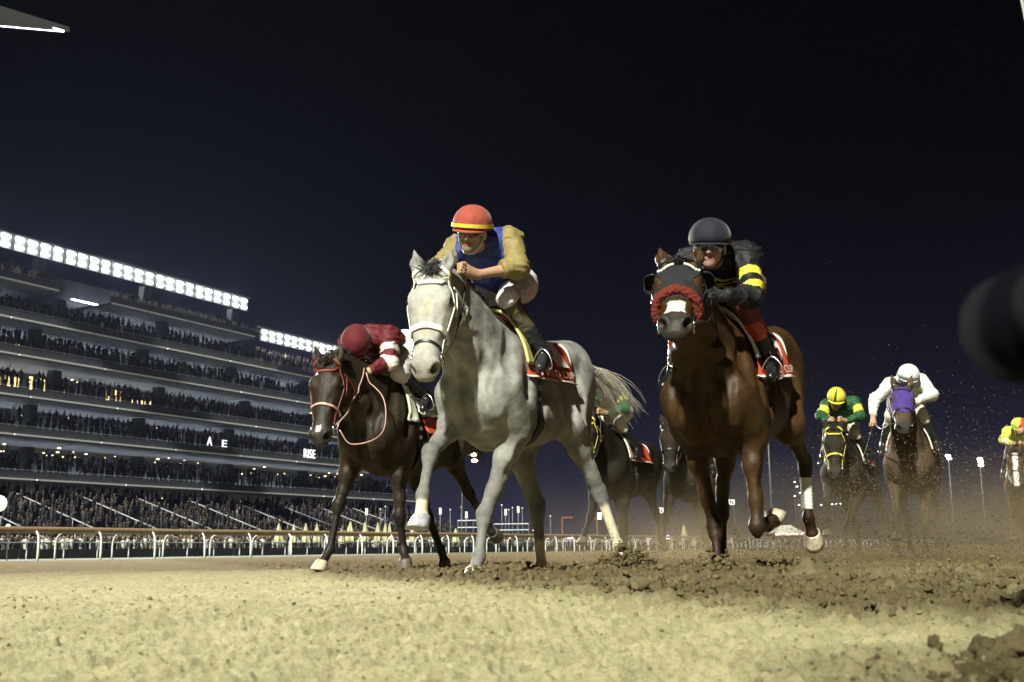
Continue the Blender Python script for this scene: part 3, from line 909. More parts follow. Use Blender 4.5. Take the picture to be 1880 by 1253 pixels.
def wrap_patch(Hs, x0, x1, p0, p1, off, th, name, mat, nx=14, nphi=26, par=None, edge=None, rip=0.0, skew=0.0, hang=None):
    """cloth laid over the barrel between x0..x1 and angles p0..p1, with real thickness"""
    U, Vv = np.meshgrid(np.linspace(0, 1, nx), np.linspace(0, 1, nphi), indexing='ij')
    X = x0 + (x1 - x0) * U + skew * Vv; PH = p0 + (p1 - p0) * Vv
    P, Dr = wrap(Hs, X, PH, off)
    if rip:
        w = rip * np.sin(U * 9 + Vv * 5) * np.abs(Vv * 2 - (1 if p0 * p1 < 0 else 0)) ** 1.5
        P = P + Dr * (np.abs(w) + .0)[..., None]
    Q = P + Dr * th
    n = nx * nphi; V = np.concatenate([P.reshape(-1, 3), Q.reshape(-1, 3)])
    Fc = []
    id_ = lambda i, j: i * nphi + j
    for i in range(nx - 1):
        for j in range(nphi - 1):
            a = [id_(i, j), id_(i, j + 1), id_(i + 1, j + 1), id_(i + 1, j)]
            Fc.append([q + n for q in a]); Fc.append(a[::-1])
    for i in range(nx - 1):
        for j in (0, nphi - 1):
            a = [id_(i, j), id_(i + 1, j)]; Fc.append([a[0], a[1], a[1] + n, a[0] + n] if j else [a[1], a[0], a[0] + n, a[1] + n])
    for j in range(nphi - 1):
        for i in (0, nx - 1):
            a = [id_(i, j), id_(i, j + 1)]; Fc.append([a[1], a[0], a[0] + n, a[1] + n] if i else [a[0], a[1], a[1] + n, a[0] + n])
    return mesh_np(name, V, Fc, mat, par or Hs['root'], True)

def text_mesh(txt, size=1.0):
    cu = bpy.data.curves.new('t', 'FONT'); cu.body = txt; cu.size = size; cu.resolution_u = 3
    ob = bpy.data.objects.new('t', cu); COL.objects.link(ob)
    dg = bpy.context.evaluated_depsgraph_get(); me = bpy.data.meshes.new_from_object(ob.evaluated_get(dg))
    v = np.array([tuple(q.co) for q in me.vertices]); f = [list(p.vertices) for p in me.polygons]
    bpy.data.objects.remove(ob); bpy.data.meshes.remove(me); bpy.data.curves.remove(cu)
    if len(v):
        v[:, 0] -= v[:, 0].min(); v[:, 1] -= v[:, 1].min()
    return v, f

def print_on(Hs, txt, xf, width, phi_base, hgt_deg, off, name, par, mat):
    """lettering on the left flap: starts at xf (front), runs towards the tail; hgt in degrees of wrap"""
    v, f = text_mesh(txt); w = v[:, 0].max(); h = v[:, 1].max()
    X = xf - v[:, 0] / w * width; PH = phi_base - v[:, 1] / h * hgt_deg
    P, Dr = wrap(Hs, X, PH, off)
    V = np.concatenate([P, P + Dr * .0015]); n = len(v)
    Fc = [[q + n for q in a][::-1] for a in f] + [[q + n for q in a] for a in f]
    return mesh_np(name, V, Fc, mat, par, False)

def number_cloth(Hs, num, word, x0=-.56, x1=.10, reach=92, cloth=None, lower=None, detail=True):
    root = Hs['root']
    c = wrap_patch(Hs, x0, x1, -reach, reach, .010, .004, 'saddle_cloth', cloth or MT['cloth_red'], 20, 60, rip=.012)
    wb = 3.0
    for sgn in (1, -1):
        wrap_patch(Hs, x0 - .003, x1 + .003, sgn * (reach - wb), sgn * (reach + .6), .013, .007, 'hem', MT['cloth_white'], 20, 3, par=c, rip=.012)
    wrap_patch(Hs, x0 - .004, x0 + .012, -reach, reach, .013, .007, 'hem', MT['cloth_white'], 3, 50, par=c, rip=.0)
    if detail:
        if num: print_on(Hs, num, x0 + .25, .17, 72, 40, .034, 'numeral', c, MT['print_white'])
        if word: print_on(Hs, word, x1 - .06, (x1 - x0) - .10, 87, 9.0, .034, 'lettering', c, MT['print_white'])
    return c

def saddle_and_girth(Hs, pad=None, pad_x=(.05, .15), pad_reach=72):
    root = Hs['root']
    if pad: wrap_patch(Hs, pad_x[0], pad_x[1], -pad_reach, pad_reach, .020, .016, 'saddle_pad', pad, 6, 40, skew=-.0)
    wrap_patch(Hs, -.26, .07, -46, 46, .030, .030, 'saddle', MT['leather_black'], 10, 26)
    P = [];
    ph = np.linspace(70, 290, 70); X = np.full(70, -.05)
    Pp, Dr = wrap(Hs, X, ph, .004, zc=1.12)
    V, Fc = ribbon(Pp, Dr, .085, .006)
    g = mesh_np('girth', V, Fc, MT['girth_dark'], root, False)
    for a in (88, 104):
        p, d = wrap(Hs, np.array([-.05]), np.array([a]), .014, zc=1.12)
        mb = MB(); mb.box(p[0], (.05, .010, .03)); mb.build('buckle', MT['steel'], g)

def stirrup(Hs, foot, side, leather=None):
    p, d = wrap(Hs, np.array([foot[0] - .02]), np.array([side * 44.0]), .045)
    foot = np.asarray(foot, float)
    a = p[0]; top = foot + np.array([-.01, 0, .10])
    mid = (a + top) / 2 + np.array([0, side * .015, 0])
    P = resample([a, mid, top], 10); Nn = np.tile([0, side, 0.2], (10, 1))
    V, Fc = ribbon(P, Nn, .022, .004)
    s = mesh_np('stirrup_leather', V, Fc, leather or MT['leather_black'], Hs['root'], False)
    mb = MB(); loop = [foot + np.array([.0, y * .055, z]) for y, z in ((-1, -.02), (-1.1, .02), (-.7, .075), (0, .105), (.7, .075), (1.1, .02), (1, -.02), (0, -.025), (-1, -.02))]
    mb.tube(resample(loop, 28), .005, 6); mb.build('stirrup_iron', MT['steel'], s, True)

def bridle(Hs, main, nose=None, nose_w=.022, cheek_w=.018, thin=False, rein_mat=None, hands=None, flash=True, n=40, brow=True, rein_r=.006, cheek2=True):
    F, H_, M, root = Hs['F'], Hs['H'], Hs['M'], Hs['root']
    nose = nose or main
    b = empty('bridle_anchor'); bpy.data.objects.remove(b)
    th = .006 if not thin else .004
    # headpiece with the two cheekpieces
    P = [H_(.49, .10, -.075), H_(.38, .12, -.06), H_(.26, .15, -.05), H_(.14, .15, -.03), H_(.05, .12, .02), H_(.00, .06, .07), H_(-.01, 0, .08),
         H_(.00, -.06, .07), H_(.05, -.12, .02), H_(.14, -.15, -.03), H_(.26, -.15, -.05), H_(.38, -.12, -.06), H_(.49, -.10, -.075)]
    br = strap_on(F, P, cheek_w, th, 'bridle', main, root, 70)
    if brow: strap_on(F, [H_(.06, .13, .0), H_(.075, .09, .07), H_(.085, 0, .09), H_(.075, -.09, .07), H_(.06, -.13, .0)], cheek_w * 1.15, th + .002, 'browband', main, br, 30)
    strap_on(F, [H_(.37, .11, -.08), H_(.365, .09, .02), H_(.36, 0, .06), H_(.365, -.09, .02), H_(.37, -.11, -.08), H_(.36, -.07, -.20), H_(.36, 0, -.23), H_(.36, .07, -.20)], nose_w, th + .003, 'noseband', nose, br, 60, closed=True, off=.004)
    strap_on(F, [H_(.08, .13, -.03), H_(.12, .11, -.2), H_(.11, 0, -.30), H_(.12, -.11, -.2), H_(.08, -.13, -.03)], cheek_w * .8, th, 'throatlash', main, br, 40, off=.012)
    if flash:
        strap_on(F, [H_(.47, .11, -.08), H_(.455, .07, .02), H_(.445, 0, .04), H_(.455, -.07, .02), H_(.47, -.11, -.08), H_(.50, -.05, -.18), H_(.50, 0, -.19), H_(.50, .05, -.18)], .014, .004, 'flash_strap', MT['leather_black'], br, 50, closed=True, off=.004)
    if cheek2:
        for q in (-1, 1):
            strap_on(F, [H_(.10, q * .15, -.06), H_(.19, q * .15, -.075), H_(.24, q * .15, -.085)], cheek_w * .9, th, 'cheek_loop', main, br, 10, off=.012)
    for q in (-1, 1):
        c, nn = F.snap(np.array([H_(.505, q * .11, -.092)]), .010); c = c[0]
        Xh, Yh, Zh = M[:, 0], M[:, 1], M[:, 2]
        mb = MB(); mb.tube([c + .034 * (Xh * math.cos(a) + Zh * math.sin(a)) for a in np.linspace(0, 2 * math.pi, 21)], .0045, 6, cap=False)
        mb.sphere(c - Yh * q * .004, .012, 8, 6)
        mb.build('bit_ring', MT['steel'], br, True)
        if hands is not None:
            h = np.asarray(hands[0 if q > 0 else 1], float); st = c - Xh * .034
            Nk = F.snap(np.array([(st * .55 + h * .45)]), .02)[0][0]
            mid = (st + h) / 2 + np.array([0, q * .03, -.06])
            pts = resample([st, st * .7 + mid * .3 + np.array([0, q * .02, 0]), mid, h], 24)
            pv = F.val(pts); gp = F.grad(pts); pts = pts + gp * np.clip(.015 - pv, 0, .2)[:, None]
            mb = MB(); mb.tube(pts, rein_r, 6); mb.build('rein', rein_mat or MT['leather_black'], br, True)
    return br

def hood(Hs, mat, eye_r=(.062, .045), x1=.36, zmin=-.10, cups=True, earholes=True):
    """cloth hood over the head, cut out round the eyes"""
    root, M, O, F = Hs['root'], Hs['M'], Hs['O'], Hs['F']
    me = [c for c in root.children if c.name.startswith('body')][0].data
    P = np.zeros(len(me.vertices) * 3); me.vertices.foreach_get('co', P); P = P.reshape(-1, 3)
    hl = (P - O) @ M
    lp = np.zeros(len(me.loops), dtype=np.int32); me.loops.foreach_get('vertex_index', lp)
    Q = lp.reshape(-1, 4)
    m = (hl[:, 0] > -.03) & (hl[:, 0] < x1 + .05 * (hl[:, 2] > 0)) & (hl[:, 2] > zmin - .25 * np.clip(.22 - hl[:, 0], 0, .3) * 2) & (np.abs(hl[:, 1]) < .2) & (hl[:, 2] < .075)
    for q in (-1, 1):
        e = ((hl[:, 0] - .195) / eye_r[0]) ** 2 + ((hl[:, 2] + .004) / eye_r[1]) ** 2 < 1
        m &= ~(e & (hl[:, 1] * q > .05))
        ear = np.linalg.norm(hl - np.array([.0, q * .078, .045]), axis=1) < .048
        m &= ~ear
    keep = m[Q].all(1); Q = Q[keep]
    used = np.unique(Q); mp = np.full(len(P), -1); mp[used] = np.arange(len(used))
    V = P[used]; N_ = F.grad(V); Q = mp[Q]
    V1 = V + N_ * .007; n = len(V)
    E_ = np.concatenate([Q[:, [0, 1]], Q[:, [1, 2]], Q[:, [2, 3]], Q[:, [3, 0]]])
    key = np.sort(E_, 1); _, inv, cnt = np.unique(key, axis=0, return_inverse=True, return_counts=True)
    bd = E_[cnt[inv.ravel()] == 1]
    side = np.stack([bd[:, 0], bd[:, 0] + n, bd[:, 1] + n, bd[:, 1]], 1)[:, ::-1]
    h = mesh_np('hood', np.concatenate([V, V1]), np.concatenate([Q + n, side]), mat, root, True)
    if cups:
        for q in (-1, 1):
            c = O + M @ np.array([.175, q * .125, -.004]); V = []; Fc = []
            X = M[:, 0]; Y = M[:, 1] * q; Z = M[:, 2]
            for i in range(7):
                for j in range(17):
                    a = math.pi * (.5 + j / 16.0); r = i / 6.0
                    p = X * math.cos(a) * .062 + Z * math.sin(a) * .058
                    V.append(c + p * (1 - .55 * r * r) + Y * .055 * math.sin(r * 1.4) + X * .0)
            for i in range(6):
                for j in range(16): Fc.append([i * 17 + j, i * 17 + j + 1, (i + 1) * 17 + j + 1, (i + 1) * 17 + j])
            o = mesh_np('blinker_cup', np.array(V), Fc, MT['cup_glossy'], h, True)
            md = o.modifiers.new('s', 'SOLIDIFY'); md.thickness = .004
    return h

def fleece_noseband(Hs, mat):
    H_ = Hs['H']
    P, Nn = Hs['F'].snap(resample([H_(.40, .10, -.10), H_(.385, .10, -.02), H_(.375, .06, .05), H_(.37, 0, .07), H_(.375, -.06, .05), H_(.385, -.10, -.02), H_(.40, -.10, -.10)], 30), .014)
    F2 = Field(P.min(0) - .06, P.max(0) + .06, .006)
    for i in range(29): F2.cone(P[i], P[i + 1], .022, .022, .01)
    V, Q = F2.mesh(1); g = F2.grad(V)
    V = V + g * ((vnoise(V, 110, 3) - .5) * .012 + (vnoise(V, 230, 5) - .5) * .008)[:, None]
    return mesh_np('fleece_noseband', V, Q, mat, Hs['root'], True)

def bandage(Hs, leg, t0, t1, mat, r=.010):
    l = Hs['s']['legs'][leg]; a, b = np.asarray(l[1], float), np.asarray(l[2], float)
    n, m = 30, 18; d = nrm(b - a); u = nrm(np.cross(d, [0, 1, 0])); w = np.cross(d, u); V = []; Fc = []
    for i in range(n):
        t = t0 + (t1 - t0) * i / (n - 1); c = a + (b - a) * t
        for j in range(m):
            an = 2 * math.pi * j / m; dr = u * math.cos(an) + w * math.sin(an)
            tt = Hs['F'].march(np.array([c + dr * .12]), np.array([-dr]), .12, .004, 40)[0]
            rr = .12 - tt if tt > 0 else .05
            V.append(c + dr * (rr + .003 + .002 * math.sin(i * 1.9 + j * .35)))
    for i in range(n - 1):
        for j in range(m): Fc.append([i * m + j, i * m + (j + 1) % m, (i + 1) * m + (j + 1) % m, (i + 1) * m + j])
    Fc.append(list(range(m))[::-1]); Fc.append([(n - 1) * m + j for j in range(m)])
    return mesh_np('bandage', np.array(V), Fc, mat, Hs['root'], True)
# ------------------------------------------------------------------ jockeys
MT['skin'] = mat_vcol('skin', .55, .12, 30, 260, .12, spec=.4)
MT['silks'] = mat_vcol('silks', .62, .16, 24, 300, .15, sheen=.0, spec=.32, mud=.16, swell=.06)
MT['breeches'] = mat_vcol('breeches', .65, .08, 24, 300, .12, sheen=.1, spec=.3, mud=.12, swell=.12)
MT['boots'] = mat_vcol('boots', .30, .25, 20, 120, .15, spec=.5, mud=.30)
MT['cap'] = mat_vcol('cap', .75, .20, 30, 260, .35, sheen=.2, spec=.25, swell=.15)
MT['goggle'] = mat_plain('goggle', (.03, .032, .035), .08, var=.1, coat=1.0)
MT['goggle_strap'] = mat_plain('goggle_strap', (.05, .05, .055), .7)
MT['glove'] = mat_vcol('glove', .7, .2, 40, 220, .2)

def man_field_parts(j):
    """returns joints as arrays with sensible completions"""
    J = {k: np.asarray(v, float) for k, v in j.items() if isinstance(v, (tuple, list, np.ndarray))}
    J['sh'] = (J['shL'] + J['shR']) / 2; J['hip'] = (J['hipL'] + J['hipR']) / 2
    return J

def fingers(F, wr, ha, q, r=.0088):
    """fist closed round a rein: palm, four fingers and a thumb"""
    d = nrm(ha - wr); up = nrm(np.array([0, 0, 1.0]) - d * d[2]); sd = np.cross(d, up) * 1.0
    F.cone(wr, ha, .026, .036, .012, wide=up, ws=1.25)
    F.ell(ha, (.034, .034, .034), k=.012)
    for i, (o, L) in enumerate(((.027, .030), (.009, .034), (-.009, .032), (-.026, .026))):
        k0 = ha + d * .030 + up * o
        k1 = k0 + d * .022 - sd * q * .012
        k2 = k1 - d * .004 - sd * q * .030 * L / .032
        k3 = k2 - d * .026
        for a, b, rr in ((ha + up * o * .8, k0, r + .002), (k0, k1, r + .001), (k1, k2, r), (k2, k3, r - .001)): F.cone(a, b, rr, rr, .004)
    t0 = ha - d * .015 + up * .030 - sd * q * .010
    t1 = t0 + d * .030 + up * .012 - sd * q * .014; t2 = t1 + d * .026 - up * .006 - sd * q * .006
    F.cone(t0, t1, r + .003, r + .001, .008); F.cone(t1, t2, r + .001, r - .001, .005)

def build_jockey(Hs, j, label, pal, h=.0075, detail=True, group='race jockeys in the saddle'):
    hr = Hs['root'] if isinstance(Hs, dict) else Hs
    root = empty('person', hr.location, hr.rotation_euler.z)
    tag(root, label, 'person', group)
    J = man_field_parts(j)
    C = J['head']; hp, hy = rad(j['hp']), rad(j['hy'])
    X = np.array([math.cos(hp) * math.cos(hy), math.cos(hp) * math.sin(hy), -math.sin(hp)])
    Z = np.array([math.sin(hp) * math.cos(hy), math.sin(hp) * math.sin(hy), math.cos(hp)]); Y = np.cross(Z, X)
    tl = rad(j.get('tilt', 0)); Z, Y = Z * math.cos(tl) + Y * math.sin(tl), None
    Y = np.cross(Z, X); M = np.stack([X, Y, Z], 1)
    h_ = lambda x, y, z: C + M @ np.array([x, y, z])
    allp = np.array([v for k, v in J.items() if v.shape == (3,)])
    lo, hi = allp.min(0) - .22, allp.max(0) + .22
    # --- body (skin): one continuous figure
    F = Field(lo, hi, h * 1.12)
    F.ell(h_(-.005, 0, .03), (.098, .078, .098), M, k=.02)
    F.ell(h_(.030, 0, -.045), (.062, .058, .075), M, k=.03)
    F.ell(h_(.068, 0, -.098), (.026, .026, .022), M, k=.03)
    F.ell(h_(.074, 0, .022), (.026, .056, .018), M, k=.02)
    F.cone(h_(.092, 0, .008), h_(.112, 0, -.034), .010, .015, .012)
    F.ell(h_(.082, 0, -.070), (.018, .026, .010), M, k=.010)
    for q in (-1, 1):
        F.ell(h_(.062, q * .040, -.030), (.028, .024, .024), M, k=.02)
        F.ell(h_(.088, q * .032, .002), (.012, .018, .010), M, k=.008, sub=True)
        F.ell(h_(-.010, q * .080, -.012), (.020, .010, .034), M, k=.008)
        F.ell(h_(.100, q * .012, -.036), (.010, .008, .008), M, k=.008)
    nb = J['sh'] + nrm(J['hip'] - J['sh']) * .02
    F.cone(h_(-.035, 0, -.065), nb, .056, .062, .03)
    ud = nrm(J['hip'] - J['sh']); wd = nrm(J['shL'] - J['shR'])
    F.cone(J['sh'] + ud * .08, J['sh'] + ud * .22, .105, .10, .04, wide=wd, ws=1.3)
    F.cone(J['sh'] + ud * .22, J['hip'], .09, .11, .04, wide=wd, ws=1.2)
    arms = {}
    for s_, q in (('L', 1), ('R', -1)):
        sh, el, wr, ha = J['sh' + s_], J['el' + s_], J['wr' + s_], J['ha' + s_]
        hp_, kn, an, to = J['hip' + s_], J['kn' + s_], J['an' + s_], J['to' + s_]
        F.cone(nb, sh, .06, .055, .03); F.cone(sh, el, .050, .038, .02); F.cone(el, wr, .039, .026, .02)
        fingers(F, wr, ha, q)
        F.cone(hp_, kn, .075, .050, .03); F.cone(kn, an, .048, .030, .02); F.cone(an, to, .030, .024, .02)
    P, Q = F.mesh(2)
    hl = (P - C) @ M
    sk = np.array(pal.get('skin', (.40, .24, .15)))
    col = np.tile(sk, (len(P), 1))
    lips = (np.abs(hl[:, 2] + .070) < .010) & (np.abs(hl[:, 1]) < .026) & (hl[:, 0] > .07); col[lips] = sk * np.array([.75, .45, .45])
    eye = np.zeros(len(P), bool)
    for q in (-1, 1): eye |= (np.linalg.norm((hl - np.array([.088, q * .032, .002])) / np.array([.03, .020, .010]), axis=1) < 1)
    col[eye] = sk * .25
    if 'beard' in pal:
        b = (hl[:, 2] < -.042) & (hl[:, 0] > -.03) & (hl[:, 2] > -.13) & ~lips & (np.abs(hl[:, 1]) < .1); col[b] = np.array(pal['beard'])
    hair = (hl[:, 0] < -.01) & (hl[:, 2] > -.06) & (hl[:, 2] < .2) & (np.linalg.norm(hl, axis=1) < .14) & (np.abs(hl[:, 1]) < .078); col[hair] = (.03, .022, .016)
    mesh_np('body', P, Q, MT['skin'], root, True, col)

    def garment(name, prims, mat, cfn, hh=h, cuts=(), fold=.0060, ff=(17, 36), rt=2):
        pts = np.array([p for pr in prims for p in pr[:2]]); r = max(max(pr[2], pr[3]) for pr in prims) * 1.6 + .05
        G = Field(pts.min(0) - r, pts.max(0) + r, hh)
        for pr in prims: G.cone(pr[0], pr[1], pr[2], pr[3], pr[4] if len(pr) > 4 else .03, wide=pr[5] if len(pr) > 5 else None, ws=pr[6] if len(pr) > 6 else 1.0)
        for c in cuts: G.cut(np.asarray(c[0]), c[1], .006, np.asarray(c[0]) - c[2], np.asarray(c[0]) + c[2])
        V, Qd = G.mesh(rt); g = G.grad(V)
        base = V.copy()
        if fold:
            An = np.array([.55, .8, 1.7]); wob = np.stack([vnoise(V, 9, 21), vnoise(V, 9, 22), vnoise(V, 9, 23)], 1) * .05
            r1 = 1 - np.abs(vnoise((V + wob) * An, ff[0], 11) - .5) * 4; r2 = 1 - np.abs(vnoise((V + wob) * An, ff[1], 12) - .5) * 4
            w = np.clip(r1, -.5, 1) ** 3 * fold * 1.6 + np.clip(r1, -.6, .6) * fold * .7 + np.clip(r2, -.5, 1) ** 3 * fold * .8
            V = V + g * w[:, None]
        return mesh_np(name, V, Qd, mat, root, True, cfn(base))

    # --- silks: torso and sleeves in one garment
    cuff = pal.get('cuff', .94)
    pr = [(J['sh'] + ud * .02, J['sh'] + ud * .20, .118, .128, .05, wd, 1.32), (J['sh'] + ud * .20, J['hip'] - ud * .02, .125, .112, .05, wd, 1.3)]
    # collar
    pr.append((nb, h_(-.04, 0, -.10) * .45 + nb * .55, .075, .068, .02))
    segs = {}
    cuts = []
    for s_ in 'LR':
        sh, el, wr = J['sh' + s_], J['el' + s_], J['wr' + s_]; end = el + (wr - el) * cuff
        pr += [(nb + ud * .05, sh, .085, .078, .04), (sh, el, .075, .060, .04), (el, end, .060, .036 if cuff > .8 else .054, .03)]
        cuts.append((end, nrm(wr - el), .075)); segs[s_] = (sh, el, end)
    def silk_col(P_):
        return pal['silk'](P_, J, segs, ud, wd, nb)
    garment('silk_jacket', pr, MT['silks'], silk_col, cuts=cuts)
    # --- breeches
    pr = []; cuts = []
    br_end = pal.get('breech_end', .30)
    for s_ in 'LR':
        hp_, kn, an = J['hip' + s_], J['kn' + s_], J['an' + s_]; e = kn + (an - kn) * br_end
        pr += [(J['hip'] + ud * .02, hp_, .115, .118, .05), (hp_, kn, .108, .066, .05), (kn, e, .064, .056, .03)]
        cuts.append((e, nrm(an - kn), .075))
    garment('breeches', pr, MT['breeches'], pal['breech'], cuts=cuts, fold=.0025)
    # --- boots and, where worn, a band above the boot
    for s_ in 'LR':
        kn, an, to = J['kn' + s_], J['an' + s_], J['to' + s_]; top = kn + (an - kn) * (br_end - .04)
        ax = nrm(an - kn); hd = nrm(to - an); heel = an - hd * .045 + ax * .035
        prb = [(top, an, .058, .043, .02), (an, to + hd * .03, .038, .028, .03), (heel, an + ax * .035 + hd * .03, .028, .030, .02), (to, to + hd * .050, .028, .022, .02)]
        b = garment('boot', prb, MT['boots'], lambda P_, k=kn, a=an: pal['boot'](P_, k, a), cuts=[(top, -ax, .08)], fold=.0018, ff=(30, 60))
        mb = MB(); sole = an + ax * .075
        fw = hd; sd = nrm(np.cross(fw, ax)); 
        mb.box(an + hd * .055 + ax * .040, (.20, .062, .012), ax=np.stack([fw, sd, np.cross(fw, sd)], 1)); mb.build('sole', MT['leather_black'], b)
    # --- gloves
    if 'glove' in pal:
        for s_, q in (('L', 1), ('R', -1)):
            wr, ha, el = J['wr' + s_], J['ha' + s_], J['el' + s_]
            G = Field(np.minimum(wr, ha) - .11, np.maximum(wr, ha) + .11, min(h, .0065)); fingers(G, wr, ha, q, .0102); G.cone(wr - nrm(wr - el) * .03, wr, .034, .030, .01)
            V, Qd = G.mesh(1); mesh_np('glove', V, Qd, MT['glove'], root, True, np.tile(np.array(pal['glove']), (len(V), 1)))
    # --- helmet with its cloth cap, band and peak
    n1, n2 = 44, 22; V = []; Fc = []
    cap_c = []
    rx, ry, rz_ = .138, .117, .122
    for i in range(n2):
        th = math.pi * .5 * 1.12 * i / (n2 - 1)
        for k in range(n1):
            ph = 2 * math.pi * k / n1
            x, y, z = math.sin(th) * math.cos(ph), math.sin(th) * math.sin(ph), math.cos(th)
            puff = 1 + .012 * math.sin(ph * 8) * math.sin(th) ** 2 + (.02 * math.sin(th * 2))
            if z < -.05: puff -= .03
            V.append(h_(x * rx * puff - .008, y * ry * puff, .042 + z * rz_ * puff)); cap_c.append((th, ph))
    for i in range(n2 - 1):
        for k in range(n1): Fc.append([i * n1 + k, (i + 1) * n1 + k, (i + 1) * n1 + (k + 1) % n1, i * n1 + (k + 1) % n1])
    # inside rim
    b0 = (n2 - 1) * n1
    for k in range(n1):
        p = np.array(V[b0 + k]); V.append(p * .9 + h_(0, 0, .02) * .1); cap_c.append((1.76, 0))
    for k in range(n1): Fc.append([b0 + k, b0 + n1 + k, b0 + n1 + (k + 1) % n1, b0 + (k + 1) % n1])
    cc = np.array([pal['cap'](t, p) for t, p in cap_c])
    hm = mesh_np('helmet', np.array(V), Fc, MT['cap'], root, True, cc)
    # peak
    V = []; Fc = []; m = 15
    for r_i, (ex, dz) in enumerate(((0, 0), (.014, -.005), (.026, -.012), (.024, -.017), (0, -.012))):
        for k in range(m):
            ph = math.pi * (-.36 + .72 * k / (m - 1)); fl = math.cos(ph * 1.25) ** .6 if abs(ph * 1.25) < 1.5 else .1
            V.append(h_(math.cos(ph) * (rx - .006) + ex * fl - .008, math.sin(ph) * (ry - .004 + ex * .2), .016 + dz * fl))
    for i in range(4):
        for k in range(m - 1): Fc.append([i * m + k, i * m + k + 1, (i + 1) * m + k + 1, (i + 1) * m + k])
    mesh_np('peak', np.array(V), Fc, MT['cap'], hm, True, np.tile(np.array(pal['peak']), (len(V), 1)))
    if 'band' in pal:
        V = []; Fc = []
        for k in range(40):
            ph = 2 * math.pi * k / 40
            for z, g in ((.030, .004), (.030, .008), (.052, .008), (.052, .004)):
                V.append(h_(math.cos(ph) * (rx + g) - .008, math.sin(ph) * (ry + g), z))
        for k in range(40):
            for e in range(4): Fc.append([k * 4 + e, k * 4 + (e + 1) % 4, ((k + 1) % 40) * 4 + (e + 1) % 4, ((k + 1) % 40) * 4 + e])
        mesh_np('band', np.array(V), Fc, pal['band'], hm, False)
    # goggles
    if detail:
        V = []; Fc = []; m = 17
        for r_i, (z, o) in enumerate(((-.030, .000), (-.026, .012), (-.005, .016), (.016, .014), (.022, .002))):
            for k in range(m):
                ph = math.pi * (-.40 + .80 * k / (m - 1)); nose = .010 * math.exp(-(ph / .2) ** 2) if z < 0 else 0
                V.append(h_(math.cos(ph) * (.092 + o) + .002, math.sin(ph) * (.072 + o * .6), z + nose))
        for i in range(4):
            for k in range(m - 1): Fc.append([i * m + k, i * m + k + 1, (i + 1) * m + k + 1, (i + 1) * m + k])
        g = mesh_np('goggles', np.array(V), Fc, MT['goggle'], root, True)
        mb = MB(); mb.tube([h_(math.cos(a) * .125 - .01, math.sin(a) * .108, .01 + .03 * (-math.cos(a) * .5 + .5)) for a in np.linspace(rad(62), rad(298), 24)], .007, 6); mb.build('goggle_strap', MT['goggle_strap'], g, True)
        mb = MB(); mb.tube([h_(-.0, .078, -.01), h_(.02, .066, -.07), h_(.045, .03, -.122), h_(.05, 0, -.128), h_(.045, -.03, -.122), h_(.02, -.066, -.07), h_(0, -.078, -.01)], .006, 6); mb.build('chin_strap', pal.get('chin_mat', MT['goggle_strap']), hm, True)
    return dict(root=root, J=J, M=M, C=C)

def c3(*c): return np.array(c, float)
def flat(c): return lambda P: np.tile(np.array(c), (len(P), 1))

def on_seg(P, a, b):
    d, t = seg_info(P, a, b); return d, t

def silk_plain(body, sleeve=None, hoops=None, hoop_c=None, torso_hoops=None):
    """body colour, sleeve colour, list of (t0,t1) hoops along shoulder->elbow->cuff (0..2)"""
    body = np.array(body); sleeve = np.array(sleeve if sleeve is not None else body)
    def fn(P, J, segs, ud, wd, nb):
        c = np.tile(body, (len(P), 1))
        tt = (P - J['sh']) @ ud
        if torso_hoops:
            for (a, b, cc) in torso_hoops: c[(tt > a) & (tt < b)] = cc
        for s_, (sh, el, en) in segs.items():
            lat = ((P - J['sh']) @ wd) * (1 if s_ == 'L' else -1); w = abs((sh - J['sh']) @ wd)
            d1, t1 = on_seg(P, sh, el); d2, t2 = on_seg(P, el, en)
            arm = ((np.minimum(d1, d2) < .10) & ((lat > w - .012) | (d2 < .085) & (t2 > .0) & (d2 < d1)) & ((t1 > .03) | (t2 > .02) | (lat > w - .01)))
            t = np.where(d1 < d2, t1, 1 + t2)
            c[arm] = sleeve
            if hoops:
                for (a, b) in hoops: c[arm & (t > a) & (t < b)] = hoop_c
        return c
    return fn

def silk_chevrons(dark, bright):
    dark, bright = np.array(dark), np.array(bright)
    def fn(P, J, segs, ud, wd, nb):
        c = np.tile(dark, (len(P), 1))
        tt = (P - J['sh']) @ ud; lat = (P - J['sh']) @ wd
        v = tt - .06 - .25 * np.abs(lat) * -1
        v = tt + .35 * (.10 - np.abs(lat))
        band = ((v > .030) & (v < .055)) | ((v > .080) & (v < .105)) | ((v > .128) & (v < .150)) | ((v > .172) & (v < .19))
        c[band] = bright
        for s_, (sh, el, en) in segs.items():
            latq = lat * (1 if s_ == 'L' else -1); w = abs((sh - J['sh']) @ wd)
            d1, t1 = on_seg(P, sh, el); d2, t2 = on_seg(P, el, en)
            arm = (np.minimum(d1, d2) < .10) & ((latq > w - .02) | (d2 < d1)); c[arm] = dark
            ax = nrm(el - sh); q = P - sh - ((P - sh) @ ax)[:, None] * ax
            ch = t1 + 1.6 * np.abs(q @ np.array([0.5, .5, 0]))
            c[arm & (d1 <= d2) & (((ch > .45) & (ch < .62)) | ((ch > .80) & (ch < .97)))] = bright
        return c
    return fn

def boot_col(low, high=None, split=0.0):
    low = np.array(low); high = np.array(high) if high is not None else low
    def fn(P, k, a):
        _, t = seg_info(P, k, a); c = np.tile(low, (len(P), 1)); c[t < split] = high; return c
    return fn

